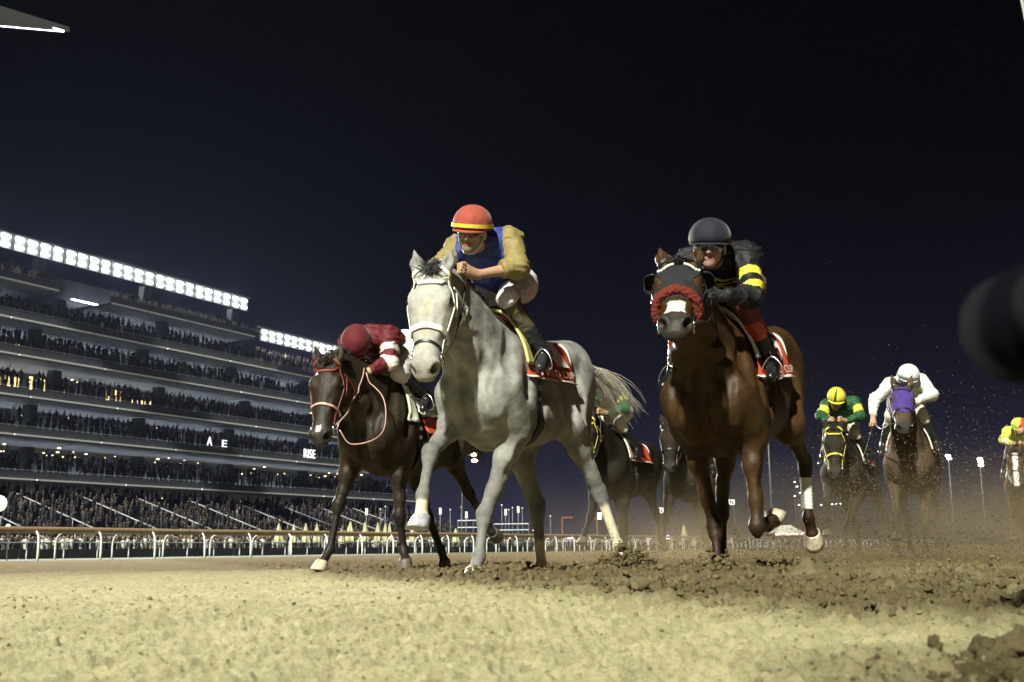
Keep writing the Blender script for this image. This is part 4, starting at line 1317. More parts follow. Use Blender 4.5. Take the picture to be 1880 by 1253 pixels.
def riding_whip(a, b, label, rootM, r=.006):
    mb = MB(); a = np.asarray(a, float); b = np.asarray(b, float); d = b - a
    mb.tube([a, a + d * .22, a + d * .24, a + d * .6, a + d * .86], [r * 1.7, r * 1.5, r * .8, r * .6, r * .5], 7)
    o = mb.build('riding_whip', MT['leather_black'], None, True)
    o.location = rootM.location; o.rotation_euler = rootM.rotation_euler
    tag(o, label, 'whip')
    m2 = MB(); e = nrm(d); s_ = nrm(np.cross(e, [.3, 1, .2])); m2.box(a + d * .93, (np.linalg.norm(d) * .14, .022, .005), ax=np.stack([e, s_, np.cross(e, s_)], 1))
    m2.build('flap', MT['leather_black'], o)
    return o
# ------------------------------------------------------------------ the leading three
RED_CAP = c3(.33, .070, .048)
hg = build_horse(GREY)
JG = dict(head=(.47, .035, 2.035), hp=17, hy=10, tilt=8, shL=(.26, .190, 2.02), shR=(.28, -.14, 2.00), elL=(.33, .275, 1.825), wrL=(.53, .10, 1.755), haL=(.605, .05, 1.765),
          elR=(.40, -.22, 1.85), wrR=(.58, -.08, 1.76), haR=(.65, -.04, 1.765), hipL=(-.12, .085, 1.83), hipR=(-.12, -.10, 1.83), knL=(.22, .16, 1.665), knR=(.22, -.16, 1.665),
          anL=(-.05, .285, 1.36), anR=(-.05, -.285, 1.36), toL=(.07, .305, 1.275), toR=(.07, -.305, 1.275))
PG = dict(skin=(.42, .26, .16), beard=(.26, .21, .15), silk=silk_plain((.030, .050, .22), (.25, .20, .075)), cuff=.42, breech_end=.06, breech=flat((.66, .62, .66)), boot=boot_col((.022, .024, .03), (.10, .085, .05), .52),
          cap=lambda t, p: RED_CAP, peak=RED_CAP * .95, band=mat_plain('band_yellow', (.72, .58, .05), .6, var=.1), chin_mat=MT['strap_white'])
jg = build_jockey(hg, JG, 'jockey in blue silks with khaki sleeves and a red cap with yellow band', PG)
saddle_and_girth(hg, MT['pad_yellow'], (.03, .13), 74)
number_cloth(hg, '1', 'WORLD CUP')
for s_ in (1, -1): stirrup(hg, (.03, s_ * .30, 1.27), s_)
bridle(hg, MT['strap_white'], nose_w=.030, cheek_w=.020, hands=(JG['haL'], JG['haR']))

hb = build_horse(BROWN)
JB = dict(head=(.47, .085, 1.80), hp=10, hy=12, tilt=4, shL=(.25, .235, 1.775), shR=(.26, -.09, 1.79), elL=(.34, .275, 1.525), wrL=(.54, .16, 1.50), haL=(.61, .12, 1.50),
          elR=(.38, -.16, 1.60), wrR=(.58, .0, 1.52), haR=(.65, .04, 1.52), hipL=(-.14, .125, 1.70), hipR=(-.14, -.06, 1.70), knL=(.22, .20, 1.535), knR=(.22, -.17, 1.52),
          anL=(-.03, .285, 1.215), anR=(-.02, -.29, 1.20), toL=(.09, .305, 1.13), toR=(.10, -.31, 1.12))
NAVY = c3(.014, .016, .027)
def breech_b(P):
    c = np.tile(np.array([.12, .022, .030]), (len(P), 1)); return c
PB = dict(skin=(.36, .22, .18), silk=silk_chevrons((.006, .006, .009), (.68, .62, .05)), breech=breech_b, breech_end=.34, boot=boot_col((.008, .008, .009), (.42, .05, .02), .58), glove=(.025, .025, .03),
          cap=lambda t, p: NAVY, peak=NAVY * .8)
jb = build_jockey(hb, JB, 'jockey in black silks with yellow chevrons and a dark plain helmet', PB)
saddle_and_girth(hb, MT['pad_pale'], (.05, .13), 66)
number_cloth(hb, '9', 'WORLD CUP')
for s_ in (1, -1): stirrup(hb, (.06, s_ * .305, 1.125), s_, MT['strap_white'])
bridle(hb, MT['leather_black'], hands=(JB['haL'], JB['haR']), brow=False, flash=False)
hd = hood(hb, MT['hood_black'])
for q in (-1, 1):
    for i in range(7):
        p, _ = hb['F'].snap(np.array([hb['H'](.06 + .006 * i, q * (.035 + .013 * i), .08 - .005 * i)]), .014)
        mb = MB(); mb.sphere(p[0], .0085, 8, 6); mb.build('bead', MT['strap_white'], hd, True)
fleece_noseband(hb, MT['fleece_red'])
bandage(hb, 'HL', .28, .86, MT['bandage_white'])
# white number panel on the back of the brown horse's rider
def back_panel(j, txt):
    J = j['J']; ud = nrm(J['hip'] - J['sh']); wd = nrm(J['shL'] - J['shR']); up = nrm(np.cross(ud, wd)); up = up if up[2] > 0 else -up
    V = []; Fc = []; n = 12
    for i in range(n):
        for k in range(n):
            a = -.9 + 2.0 * k / (n - 1); t = .20 + .30 * i / (n - 1)
            V.append(J['sh'] + ud * t + wd * math.sin(a) * .182 + up * math.cos(a) * .140)
    for i in range(n - 1):
        for k in range(n - 1): Fc.append([i * n + k, i * n + k + 1, (i + 1) * n + k + 1, (i + 1) * n + k])
    o = mesh_np('back_panel', np.array(V), Fc, MT['cloth_white'], j['root'], True)
    md = o.modifiers.new('s', 'SOLIDIFY'); md.thickness = .004
    v, f = text_mesh(txt); w, h = v[:, 0].max(), v[:, 1].max(); V = []
    for x, y, _ in v:
        t = .24 + .22 * x / w; a = .55 + .42 * (y / h)
        V.append(J['sh'] + ud * t + wd * math.sin(a) * .188 + up * math.cos(a) * .146)
    mesh_np('lettering', np.array(V), [q[::-1] for q in f] + [list(q) for q in f][:0], mat_plain('print_maroon', (.16, .02, .03), .7), o, False)
back_panel(jb, 'LBR')

hl_ = build_horse(BAY)
JL = dict(head=(.47, -.02, 1.745), hp=62, hy=16, tilt=0, shL=(.24, .12, 1.835), shR=(.24, -.24, 1.83), elL=(.33, .19, 1.62), wrL=(.47, .08, 1.53), haL=(.53, .03, 1.515),
          elR=(.36, -.27, 1.62), wrR=(.50, -.10, 1.55), haR=(.56, -.05, 1.53), hipL=(-.14, .06, 1.84), hipR=(-.14, -.15, 1.84), knL=(.16, .17, 1.555), knR=(.16, -.19, 1.555),
          anL=(-.16, .26, 1.39), anR=(-.16, -.28, 1.39), toL=(-.05, .28, 1.31), toR=(-.05, -.30, 1.31))
MAROON = c3(.105, .012, .016)
PL = dict(skin=(.40, .25, .16), silk=silk_plain((.105, .012, .016), (.105, .012, .016), [(.42, .68), (.98, 1.28)], c3(.66, .63, .58)), breech=flat((.66, .64, .62)), breech_end=.22, boot=boot_col((.012, .013, .016)),
          glove=(.42, .38, .20), cap=lambda t, p: MAROON, peak=MAROON * 1.05)
jl = build_jockey(hl_, JL, 'jockey in maroon silks with white hooped sleeves crouching head down', PL, h=.0085)
saddle_and_girth(hl_, MT['pad_pale'], (.02, .13), 96)
number_cloth(hl_, '', '', reach=52)
wrap_patch(hl_, -.34, .0, 53, 84, .016, .005, 'saddle_flap', MT['cloth_white'], 12, 14, rip=.02)
wrap_patch(hl_, -.45, -.12, 84, 110, .012, .004, 'saddle_flap', MT['cloth_red'], 12, 10, rip=.01)
for s_ in (1, -1): stirrup(hl_, (-.07, s_ * .29, 1.30), s_)
brl = bridle(hl_, MT['strap_red'], nose=MT['strap_pink'], nose_w=.016, cheek_w=.014, thin=True, rein_mat=MT['strap_pink'], hands=(JL['haL'], JL['haR']), flash=False, rein_r=.0048)
# the loose loop of rein hanging under the bay's neck
H_ = hl_['H']; mb = MB()
a_, b_ = H_(.50, .11, -.12), np.array(JL['haL']) + np.array([0, .02, -.02])
pts = resample([a_, a_ + np.array([-.06, .06, -.10]), np.array([.72, .30, .98]), np.array([.58, .30, 1.10]), np.array([.52, .24, 1.32]), b_], 40)
pts, _n = pts, None
pv = hl_['F'].val(pts); pts = pts + hl_['F'].grad(pts) * np.clip(.015 - pv, 0, .3)[:, None]
mb.tube(pts, .0048, 6); mb.build('rein', MT['strap_pink'], brl, True)
# ------------------------------------------------------------------ the setting: track, turf, rails, grandstand
U2 = np.array([.471, .882]); N2 = np.array([.882, -.471])       # along the straight; towards the track from the stand
RZ = math.atan2(.882, .471)
FO = np.array([-16.2, 36.0])                                     # foot of the outside rail

def mat_dirt():
    m, nt, b = new_mat('race_dirt'); N, L = nt.nodes, nt.links
    at = N.new('ShaderNodeAttribute'); at.attribute_name = 'col'
    geo = N.new('ShaderNodeNewGeometry')
    n1 = N.new('ShaderNodeTexNoise'); n1.inputs['Scale'].default_value = 9; n1.inputs['Detail'].default_value = 8; n1.inputs['Roughness'].default_value = .7
    n2 = N.new('ShaderNodeTexNoise'); n2.inputs['Scale'].default_value = 140; n2.inputs['Detail'].default_value = 5; n2.inputs['Roughness'].default_value = .75
    for n in (n1, n2): L.new(geo.outputs['Position'], n.inputs['Vector'])
    ad = N.new('ShaderNodeMath'); ad.operation = 'ADD'; L.new(n1.outputs['Fac'], ad.inputs[0]); L.new(n2.outputs['Fac'], ad.inputs[1])
    mr = N.new('ShaderNodeMapRange'); mr.inputs['From Min'].default_value = .65; mr.inputs['From Max'].default_value = 1.35; mr.inputs['To Min'].default_value = .62; mr.inputs['To Max'].default_value = 1.30
    L.new(ad.outputs[0], mr.inputs['Value'])
    mx = N.new('ShaderNodeMix'); mx.data_type = 'RGBA'; mx.blend_type = 'MULTIPLY'; mx.inputs['Factor'].default_value = 1
    L.new(at.outputs['Color'], mx.inputs['A']); L.new(mr.outputs['Result'], mx.inputs['B']); L.new(mx.outputs['Result'], b.inputs['Base Color'])
    b.inputs['Roughness'].default_value = 1.0; b.inputs['Specular IOR Level'].default_value = .03
    n3 = N.new('ShaderNodeTexNoise'); n3.inputs['Scale'].default_value = 38; n3.inputs['Detail'].default_value = 4; n3.inputs['Roughness'].default_value = .65; L.new(geo.outputs['Position'], n3.inputs['Vector'])
    r3 = N.new('ShaderNodeMapRange'); r3.inputs['From Min'].default_value = .60; r3.inputs['From Max'].default_value = .72; r3.inputs['To Max'].default_value = .48; L.new(n3.outputs['Fac'], r3.inputs['Value'])
    m3 = N.new('ShaderNodeMix'); m3.data_type = 'RGBA'; m3.inputs['B'].default_value = (.17, .125, .06, 1)          # dark damp crumbs in the sand
    L.new(r3.outputs['Result'], m3.inputs['Factor']); L.new(mx.outputs['Result'], m3.inputs['A']); L.new(m3.outputs['Result'], b.inputs['Base Color'])
    bp = N.new('ShaderNodeBump'); bp.inputs['Strength'].default_value = .9; bp.inputs['Distance'].default_value = .02
    L.new(n2.outputs['Fac'], bp.inputs['Height']); L.new(bp.outputs['Normal'], b.inputs['Normal'])
    return m
MT['dirt'] = mat_dirt()
SAND, DAMP_SHADED = c3(.68, .63, .36), c3(.225, .185, .098)  # second colour: damp churned dirt with the shade between clods mixed in

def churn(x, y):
    """0 = harrowed dry sand, 1 = churned damp dirt of the running lane, coloured darker for shade"""
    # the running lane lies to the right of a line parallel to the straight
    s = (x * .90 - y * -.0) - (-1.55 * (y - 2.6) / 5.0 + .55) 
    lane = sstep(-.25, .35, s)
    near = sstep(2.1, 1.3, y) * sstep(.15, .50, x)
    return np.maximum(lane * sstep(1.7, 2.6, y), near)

def fence_off(x, y):
    return (x - FO[0]) * N2[0] + (y - FO[1]) * N2[1]             # >0 on the track side

def build_track():
    na, nr = 800, 390
    th = np.linspace(rad(-38), rad(38), na); r = .62 * (72 / .62) ** (np.linspace(0, 1, nr))
    R, TH = np.meshgrid(r, th, indexing='ij')
    x = (R * np.sin(TH)).ravel(); y = (R * np.cos(TH)).ravel()
    P = np.stack([x, y, 0 * x], 1)
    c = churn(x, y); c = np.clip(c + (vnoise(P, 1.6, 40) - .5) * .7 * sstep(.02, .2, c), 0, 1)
    bil = lambda f, s: 1 - np.abs(vnoise(P, f, s) * 2 - 1)
    h = (vnoise(P, .55, 1) - .5) * .030 + (vnoise(P, 1.7, 2) - .5) * .022
    h += (bil(5.5, 3) - .5) * (.006 + .020 * c) + (bil(13, 4) - .5) * (.010 + .032 * c) + (bil(29, 5) - .5) * (.012 + .026 * c)
    h += (bil(58, 6) - .5) * (.011 + .010 * c) + (vnoise(P, 110, 7) - .5) * (.008 + .006 * c)
    # wheel and harrow lines along the straight
    w = x * N2[0] + y * N2[1]; h += .004 * np.sin(w * 34 + 3 * vnoise(P, .8, 8)) * (1 - c)
    # ridge that hides the lower pasterns, pits round the planted feet
    for (fx, fy, rad_, amp) in FEET:
        d = np.hypot(x - fx, y - fy); h += amp * np.exp(-((d - rad_ * .9) / (rad_ * .35)) ** 2) * (.6 + .8 * vnoise(P, 9, 9)) - abs(amp) * .8 * np.exp(-(d / (rad_ * .5)) ** 2)
    rp = np.random.default_rng(3)
    for _ in range(110):                                     # old hoofprints in the running lane
        py = 2.4 + 9 * rp.random() ** 1.3; px_ = -1.55 * (py - 2.6) / 5.0 + .9 + rp.random() * (1.2 + .45 * py); rr = .05 + .035 * rp.random()
        m_ = np.nonzero((np.abs(x - px_) < .3) & (np.abs(y - py) < .3))[0]
        if len(m_):
            d = np.hypot(x[m_] - px_, y[m_] - py) / rr; h[m_] += -.030 * np.exp(-(d / .8) ** 4) + .022 * np.exp(-((d - 1.35) / .35) ** 2)
    fo = fence_off(x, y)
    far = sstep(14, 26, y); h = h * (1 - .65 * far)
    h = np.where(fo < 0.25, -.06, h)
    P[:, 2] = h
    col = SAND * (1 - c)[:, None] + DAMP_SHADED * c[:, None]
    bl = sstep(.52, .70, vnoise(P, 3.3, 12)) * .15 * (1 - c); col = col * (1 - bl)[:, None] + DAMP_SHADED * 1.3 * bl[:, None]
    fr = sstep(4.5, 13.0, y) * .88; col = col * (1 - fr)[:, None] + c3(.170, .122, .055) * fr[:, None]  # dimming of the light with distance, painted into the ground colour
    i = np.arange(na * nr).reshape(nr, na)
    Q = np.stack([i[:-1, :-1], i[:-1, 1:], i[1:, 1:], i[1:, :-1]], -1).reshape(-1, 4)[:, ::-1]
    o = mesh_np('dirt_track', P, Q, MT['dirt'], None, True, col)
    tag(o, kind='structure')
    return P.reshape(nr, na, 3), r, th
FEET = [(-.23, 6.62, .10, .02), (.17, 7.47, .11, .05), (1.03, 6.28, .13, .07), (.72, 7.62, .16, .07), (-1.53, 8.9, .1, .01), (1.62, 7.1, .1, .02)]
GP, GR, GT = build_track()

def ground_z(x, y):
    r = np.hypot(x, y); t = np.arctan2(x, y)
    i = np.clip(np.round(np.log(r / .62) / math.log(72 / .62) * (len(GR) - 1)).astype(int), 0, len(GR) - 1)
    k = np.clip(np.round((t - GT[0]) / (GT[-1] - GT[0]) * (len(GT) - 1)).astype(int), 0, len(GT) - 1)
    return GP[i, k, 2]

# unit stones for clods
def ico(sub=1):
    t = (1 + 5 ** .5) / 2
    V = [nrm(v) for v in [(-1, t, 0), (1, t, 0), (-1, -t, 0), (1, -t, 0), (0, -1, t), (0, 1, t), (0, -1, -t), (0, 1, -t), (t, 0, -1), (t, 0, 1), (-t, 0, -1), (-t, 0, 1)]]
    Fc = [(0, 11, 5), (0, 5, 1), (0, 1, 7), (0, 7, 10), (0, 10, 11), (1, 5, 9), (5, 11, 4), (11, 10, 2), (10, 7, 6), (7, 1, 8), (3, 9, 4), (3, 4, 2), (3, 2, 6), (3, 6, 8), (3, 8, 9), (4, 9, 5), (2, 4, 11), (6, 2, 10), (8, 6, 7), (9, 8, 1)]
    for _ in range(sub):
        c = {}; F2 = []
        def mid(a, b):
            k = (min(a, b), max(a, b))
            if k not in c: V.append(nrm(V[a] + V[b])); c[k] = len(V) - 1
            return c[k]
        for a, b, d in Fc:
            e, f, g = mid(a, b), mid(b, d), mid(d, a); F2 += [(a, e, g), (b, f, e), (d, g, f), (e, f, g)]
        Fc = F2
    return np.array(V), np.array(Fc)
ICO2, ICO1, ICO0 = ico(2), ico(1), ico(0)

def scatter_stones(C, S, base, seed, colf, rough=1.0):
    """C centres, S sizes -> one mesh of irregular lumps"""
    r_ = np.random.default_rng(seed); BV, BF = base; n = len(C); k = len(BV)
    var = [BV * (1 + rough * (.8 * (vnoise(BV + 7 * i, 1.7, i) - .5) + .6 * (vnoise(BV + 3 * i, 3.5, i + 50) - .5) + .35 * (vnoise(BV + 5 * i, 7.5, i + 90) - .5)))[:, None] for i in range(12)]
    sc = S[:, None] * (.75 + .5 * r_.random((n, 3))) * np.array([1, 1, .78])
    a = r_.random(n) * 6.283; ca, sa = np.cos(a), np.sin(a)
    W = np.stack([var[i] for i in r_.integers(0, 12, n)]) * sc[:, None, :]
    V = np.stack([W[..., 0] * ca[:, None] - W[..., 1] * sa[:, None], W[..., 0] * sa[:, None] + W[..., 1] * ca[:, None], W[..., 2]], -1) + C[:, None, :]
    Fc = (BF[None] + (np.arange(n) * k)[:, None, None]).reshape(-1, 3)
    col = np.repeat(colf(C, r_), k, 0)
    return V.reshape(-1, 3), Fc, col

def ground_clods():
    r_ = np.random.default_rng(21); Cs = []; Ss = []
    n = 24000
    r = 1.0 * (16 / 1.0) ** (r_.random(n) ** .8); t = rad(-34) + r_.random(n) * rad(68)
    x, y = r * np.sin(t), r * np.cos(t); c = churn(x, y)
    keep = r_.random(n) < (.32 * (r < 7) + .04 + .62 * c); x, y, c, r = x[keep], y[keep], c[keep], r[keep]
    s = (.0018 + .0045 * r_.random(len(x)) ** 3) * (1 + .8 * c + 2.0 * c * r_.random(len(x)) ** 14) * np.clip(r / 3.0, .6, 1.5)
    Cs.append(np.stack([x, y, ground_z(x, y) + s * .25], 1)); Ss.append(s)
    # heap of large clods close to the lens on the right
    m = 640; x = .30 + .75 * r_.random(m) ** .8; y = .92 + .75 * r_.random(m); s = .006 + .030 * r_.random(m) ** 2.6; s *= sstep(.26, .62, x - .25 * (y - 1.2))
    HC, HS = np.stack([x, y, ground_z(x, y) + s * .3], 1), s * .8
    # dirt thrown up round the striking feet
    for (fx, fy, n_, w, hgt) in ((.74, 7.45, 900, .20, .13), (1.05, 6.2, 500, .18, .07), (-.6, 9.0, 260, .25, .05), (-.28, 8.4, 200, .2, .05), (.18, 7.35, 200, .14, .05), (1.30, 6.5, 260, .22, .06), (-.18, 6.5, 120, .12, .03)):
        a = r_.normal(size=(n_, 2)) * w * .5; d = np.hypot(a[:, 0], a[:, 1]) / w
        x, y = fx + a[:, 0] * 1.2, fy + a[:, 1]
        z = ground_z(x, y) + np.maximum(hgt * (1 - d) * r_.random(n_), 0)
        Cs.append(np.stack([x, y, z], 1)); Ss.append(.004 + .010 * r_.random(n_) ** 3)
    # a few loose stones out on the smooth sand
    C = np.concatenate(Cs); S = np.concatenate(Ss)
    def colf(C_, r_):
        c = np.clip(churn(C_[:, 0], C_[:, 1]) + .25 * r_.random(len(C_)), 0, 1); k = SAND * .8 * (1 - c)[:, None] + DAMP_SHADED * c[:, None]
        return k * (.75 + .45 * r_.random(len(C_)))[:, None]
    V0, F0, c0 = scatter_stones(HC, HS, ICO2, 8, lambda C_, r_: np.tile(DAMP_SHADED * .85, (len(C_), 1)) * (.7 + .5 * r_.random(len(C_)))[:, None], 1.35)
    big = S > .0085
    V, Fc, col = scatter_stones(C[big], S[big], ICO1, 5, colf, 1.4); V2, F2, c2 = scatter_stones(C[~big], S[~big], ICO0, 6, colf, 1.4)
    o = mesh_np('dirt_clods', np.concatenate([V, V2, V0]), np.concatenate([Fc, F2 + len(V), F0 + len(V) + len(V2)]), MT['dirt'], None, True, np.concatenate([col, c2, c0]))
    tag(o, 'loose clods of damp dirt strewn over the churned track', 'dirt', kind='stuff')
ground_clods()

# far ground, turf beyond the rail
def quad_sheet(name, pts, z, mat):
    o = mesh_np(name, [(p[0], p[1], z) for p in pts], [[0, 1, 2, 3]], mat, None, False); tag(o, kind='structure'); return o
def mat_ground(name, c1, c2, sc):
    m, nt, b = new_mat(name); N, L = nt.nodes, nt.links
    g = N.new('ShaderNodeNewGeometry'); n = N.new('ShaderNodeTexNoise'); n.inputs['Scale'].default_value = sc; n.inputs['Detail'].default_value = 8
    L.new(g.outputs['Position'], n.inputs['Vector'])
    mx = N.new('ShaderNodeMix'); mx.data_type = 'RGBA'; mx.inputs['A'].default_value = (*c1, 1); mx.inputs['B'].default_value = (*c2, 1)
    L.new(n.outputs['Fac'], mx.inputs['Factor']); L.new(mx.outputs['Result'], b.inputs['Base Color']); b.inputs['Roughness'].default_value = .95
    return m
def along(t, off): return FO + U2 * t + N2 * off                 # off > 0 towards the camera
quad_sheet('ground', [(-1500, -200), (1500, -200), (1500, 2200), (-1500, 2200)], -.08, mat_ground('far_ground', (.10, .085, .05), (.16, .13, .08), .5))
quad_sheet('turf', [along(-60, .20), along(260, .20), along(260, -46), along(-60, -46)], -.004, mat_ground('turf', (.035, .060, .018), (.055, .085, .030), 3))
quad_sheet('apron', [along(-60, -46.2), along(260, -46.2), along(260, -140), along(-60, -140)], .01, mat_ground('apron', (.16, .16, .16), (.22, .21, .20), .8))

# ------------------------------------------------------------------ rails
MT['rail_white'] = mat_plain('rail_white', (.70, .70, .68), .45, var=.08)
MT['rail_tan_shade'] = mat_plain('rail_tan_shade', (.30, .22, .13), .6, var=.15, scale=4)  # a white rail; its shadowed underside is painted in as tan
MT['rail_grey'] = mat_plain('rail_grey', (.30, .31, .30), .5, var=.1)
MT['hoarding_dark'] = mat_plain('hoarding_dark', (.028, .030, .034), .7, var=.3, scale=1.5)

def post_mesh(hgt, lean, r, seg=7):
    """tapering gooseneck post: rises, then bends over towards the track; local x = along, y = away from the track"""
    mb = MB(); pts = [(0, 0, -.1), (0, 0, hgt * .45), (0, -.02 * lean, hgt * .68), (0, -.10 * lean, hgt * .86), (0, -.26 * lean, hgt * .97), (0, -.42 * lean, hgt)]
    mb.tube(resample(pts, 9), [r * (1 - .25 * i / 8) for i in range(9)], seg)
    return mb
def rail_fence(name, off, t0, t1, step, hgt, r, lean, rail_r, rail_mat, label, rail_flat=1.0, mid=None, phase=0.0):
    root = empty(name, (*along(0, off), 0), RZ); tag(root, label, 'rail')
    mb = MB(); ry = -.42 * lean
    n = 60; sec = 10; V = []; Fc = []
    for i in range(n + 1):
        t = t0 + (t1 - t0) * i / n; sag = .012 * math.sin(i * 1.7)
        for k in range(sec):
            a = 2 * math.pi * k / sec; V.append((t, ry + rail_r * math.cos(a), hgt + rail_r * .3 + sag + rail_r * rail_flat * math.sin(a)))
    for i in range(n):
        for k in range(sec): Fc.append([i * sec + k, i * sec + (k + 1) % sec, (i + 1) * sec + (k + 1) % sec, (i + 1) * sec + k])
    mesh_np('rail', np.array(V), Fc, rail_mat, root, True)
    if mid:
        m2 = MB(); m2.tube([(t0, .02, mid), (t1, .02, mid)], .02, 6); m2.build('lower_rail', rail_mat, root, True)
    pm = post_mesh(hgt, lean, r); first = pm.build('post', MT['rail_white'], root, True); k = 0
    t = t0 + phase; first.location = (t, 0, 0); t += step
    while t < t1:
        p = first.copy(); link(p, root); p.location = (t + random.uniform(-.05, .05), 0, 0); p.rotation_euler = (random.uniform(-.015, .015), random.uniform(-.02, .02), 0); t += step
    return root
rail_fence('running_rail', 0.0, -13.65, 200, 2.55, .97, .042, -.5, .085, MT['rail_tan_shade'], 'white running rail, coloured tan for its shaded underside, on white posts along the far edge of the dirt', 1.15)
rail_fence('turf_rail', -9.0, -22, 190, 3.1, 1.08, .040, 1.0, .035, MT['rail_grey'], 'second rail on white gooseneck posts across the turf behind the first', 1.0, phase=.9)
rail_fence('crowd_rail', -17.0, -25, 190, 2.2, .80, .034, .12, .030, MT['rail_grey'], 'low rail on short white posts farthest back before the crowd', 1.0, phase=.4)
# dark hoarding boards in front of the crowd
hb0 = None
for i in range(34):
    t = -24 + i * 5.4
    if hb0 is None:
        mb = MB(); mb.box((0, 0, .25), (5.3, .05, .50)); hb0 = mb.build('hoarding', MT['hoarding_dark'], None)
        o = hb0
    else:
        o = hb0.copy(); link(o)
    o.location = (*along(t, -19.5), 0); o.rotation_euler = (0, 0, RZ)
    tag(o, 'dark hoarding board standing in the row behind the rails', 'hoarding', 'dark hoardings along the crowd enclosure')

# the near rail overhead on the right, only its edge shows in the corner
nr0 = np.array([1.005, 1.965]); root = empty('inside_rail', (nr0[0], nr0[1], 0), RZ); tag(root, 'white rail close overhead, its edge showing in the top right corner', 'rail')
mb = MB(); mb.tube([(-1.0, 0, 1.17), (7, 0, 1.17)], .048, 16); mb.build('rail', MT['rail_white'], root, True)
for t in (1.15, 3.7, 6.2):
    mb = MB(); mb.tube(resample([(t, -.42, -.05), (t, -.42, .6), (t, -.38, .9), (t, -.22, 1.08), (t, 0, 1.12)], 12), .03, 10); mb.build('post', MT['rail_white'], root, True)

# ------------------------------------------------------------------ grandstand
MT['concrete'] = mat_plain('concrete', (.060, .063, .074), .8, var=.18, scale=.8)
MT['concrete_light'] = mat_plain('concrete_light', (.15, .155, .17), .7, var=.15, scale=.8)
MT['trim'] = mat_plain('trim_metal', (.34, .34, .36), .35, var=.1)
MT['wall_dark'] = mat_plain('wall_dark', (.035, .037, .045), .5, var=.4, scale=.6)
MT['column'] = mat_plain('column_dark', (.05, .055, .065), .6)
MT['win_warm'] = mat_emit('win_warm', (1.0, .72, .28), .9)
MT['win_dim'] = mat_emit('win_dim', (1.0, .62, .25), .22)
MT['lamp_warm'] = mat_emit('lamp_warm', (1.0, .82, .42), 2.2)
MT['lamp_cool'] = mat_emit('lamp_cool', (.9, .95, 1.0), 2.5)
MT['flood'] = mat_emit('flood', (.97, 1.0, .98), 9.0)
MT['flood_back'] = mat_emit('flood_back', (.5, .54, .54), .10)
MT['added_uplight'] = mat_emit('added_uplight', (.80, .92, 1.0), 11.0)
MT['trim_glow'] = mat_emit('trim_glow', (.8, .82, .80), .035)  # metal trim, no lamp: the light catching it is added as emission
MT['sign_white'] = mat_emit('sign_white', (1, 1, 1), .8)
SO = np.array([-54.0, 120.0])
def S_(t, d, z):
    p = SO + U2 * t + (-N2) * d; return np.array([p[0], p[1], z])
gs = empty('grandstand', (*SO, 0), RZ); tag(gs, 'long tiered grandstand packed with spectators on the left', 'grandstand')
LV = [('F', 8.3, 80), ('E', 13.0, 72), ('D', 17.2, 64), ('C', 21.6, 60), ('B', 25.5, 57), ('A', 29.6, 39)]
T0 = -46
for nm, z, t1 in LV:
    L_ = t1 - T0; c = (t1 + T0) / 2
    pieces = [(T0, t1)] if nm != 'A' else [(T0, 6.0), (13.5, t1)]
    for a, b in pieces:
        w = b - a; m = (a + b) / 2
        mb = MB(); mb.box((m, 7.0, z - .18), (w, 14, .34)); mb.build('tier_slab', MT['concrete_light'], gs)
        k = max(1, int(round(w / 12.0))); sw = w / k
        for i in range(k):
            mb = MB(); mb.box((a + sw * (i + .5), -.05, z + .40), (sw - .06, .18, .78)); mb.build('parapet', MT['concrete'], gs)
            mb = MB(); mb.box((a + sw * (i + .5), -.22, z - .06), (sw - .25, .22, .16)); mb.build('parapet_trim', MT['trim_glow'], gs)
        mb = MB(); mb.tube([(a, -.05, z + .95), (b, -.05, z + .95)], .03, 5); mb.build('handrail', MT['trim'], gs)
    mb = MB(); mb.box((c, 8.4, z + 1.9), (L_, .4, 4.0)); mb.build('back_wall', MT['wall_dark'], gs)
    for a, b in ([(T0, 4.0), (15.5, t1)] if nm == 'B' else pieces): mb = MB(); mb.box(((a + b) / 2, 7.2, z + 1.35), (b - a - 1, .22, .12)); mb.build('added_uplight_strip', MT['added_uplight'], gs)  # unseen strip added behind the crowd to brighten soffit and wall
    for i in range(int(L_ / 16) + 1):
        t = T0 + 3 + i * 16 + (3 if nm in 'BD' else 0)
        if t < t1 - 1:
            mb = MB(); mb.box((t, 2.2, z + 1.85), (1.1, 1.1, 3.6)); mb.build('column', MT['column'], gs)
# stepped terrace at the foot
for i in range(16):
    mb = MB(); mb.box((17, -14 + i * 1.15, (.7 + i * .42) / 2), (126, 1.14, .7 + i * .42)); mb.build('terrace_step', MT['wall_dark'], gs)
for i in range(13):
    t = -40 + i * 8.6
    mb = MB(); mb.tube([(t, -14.4, 1.75), (t - 1.0, 4.0, 8.1)], .075, 6)
    for q in range(7):
        u = q / 6.0; p = np.array([t - u, -14.4 + 18.4 * u, 1.75 + 6.35 * u]); mb.tube([p, p - np.array([0, 0, 1.0])], .04, 5)
    mb.build('stair_rail', MT['trim'], gs, True)
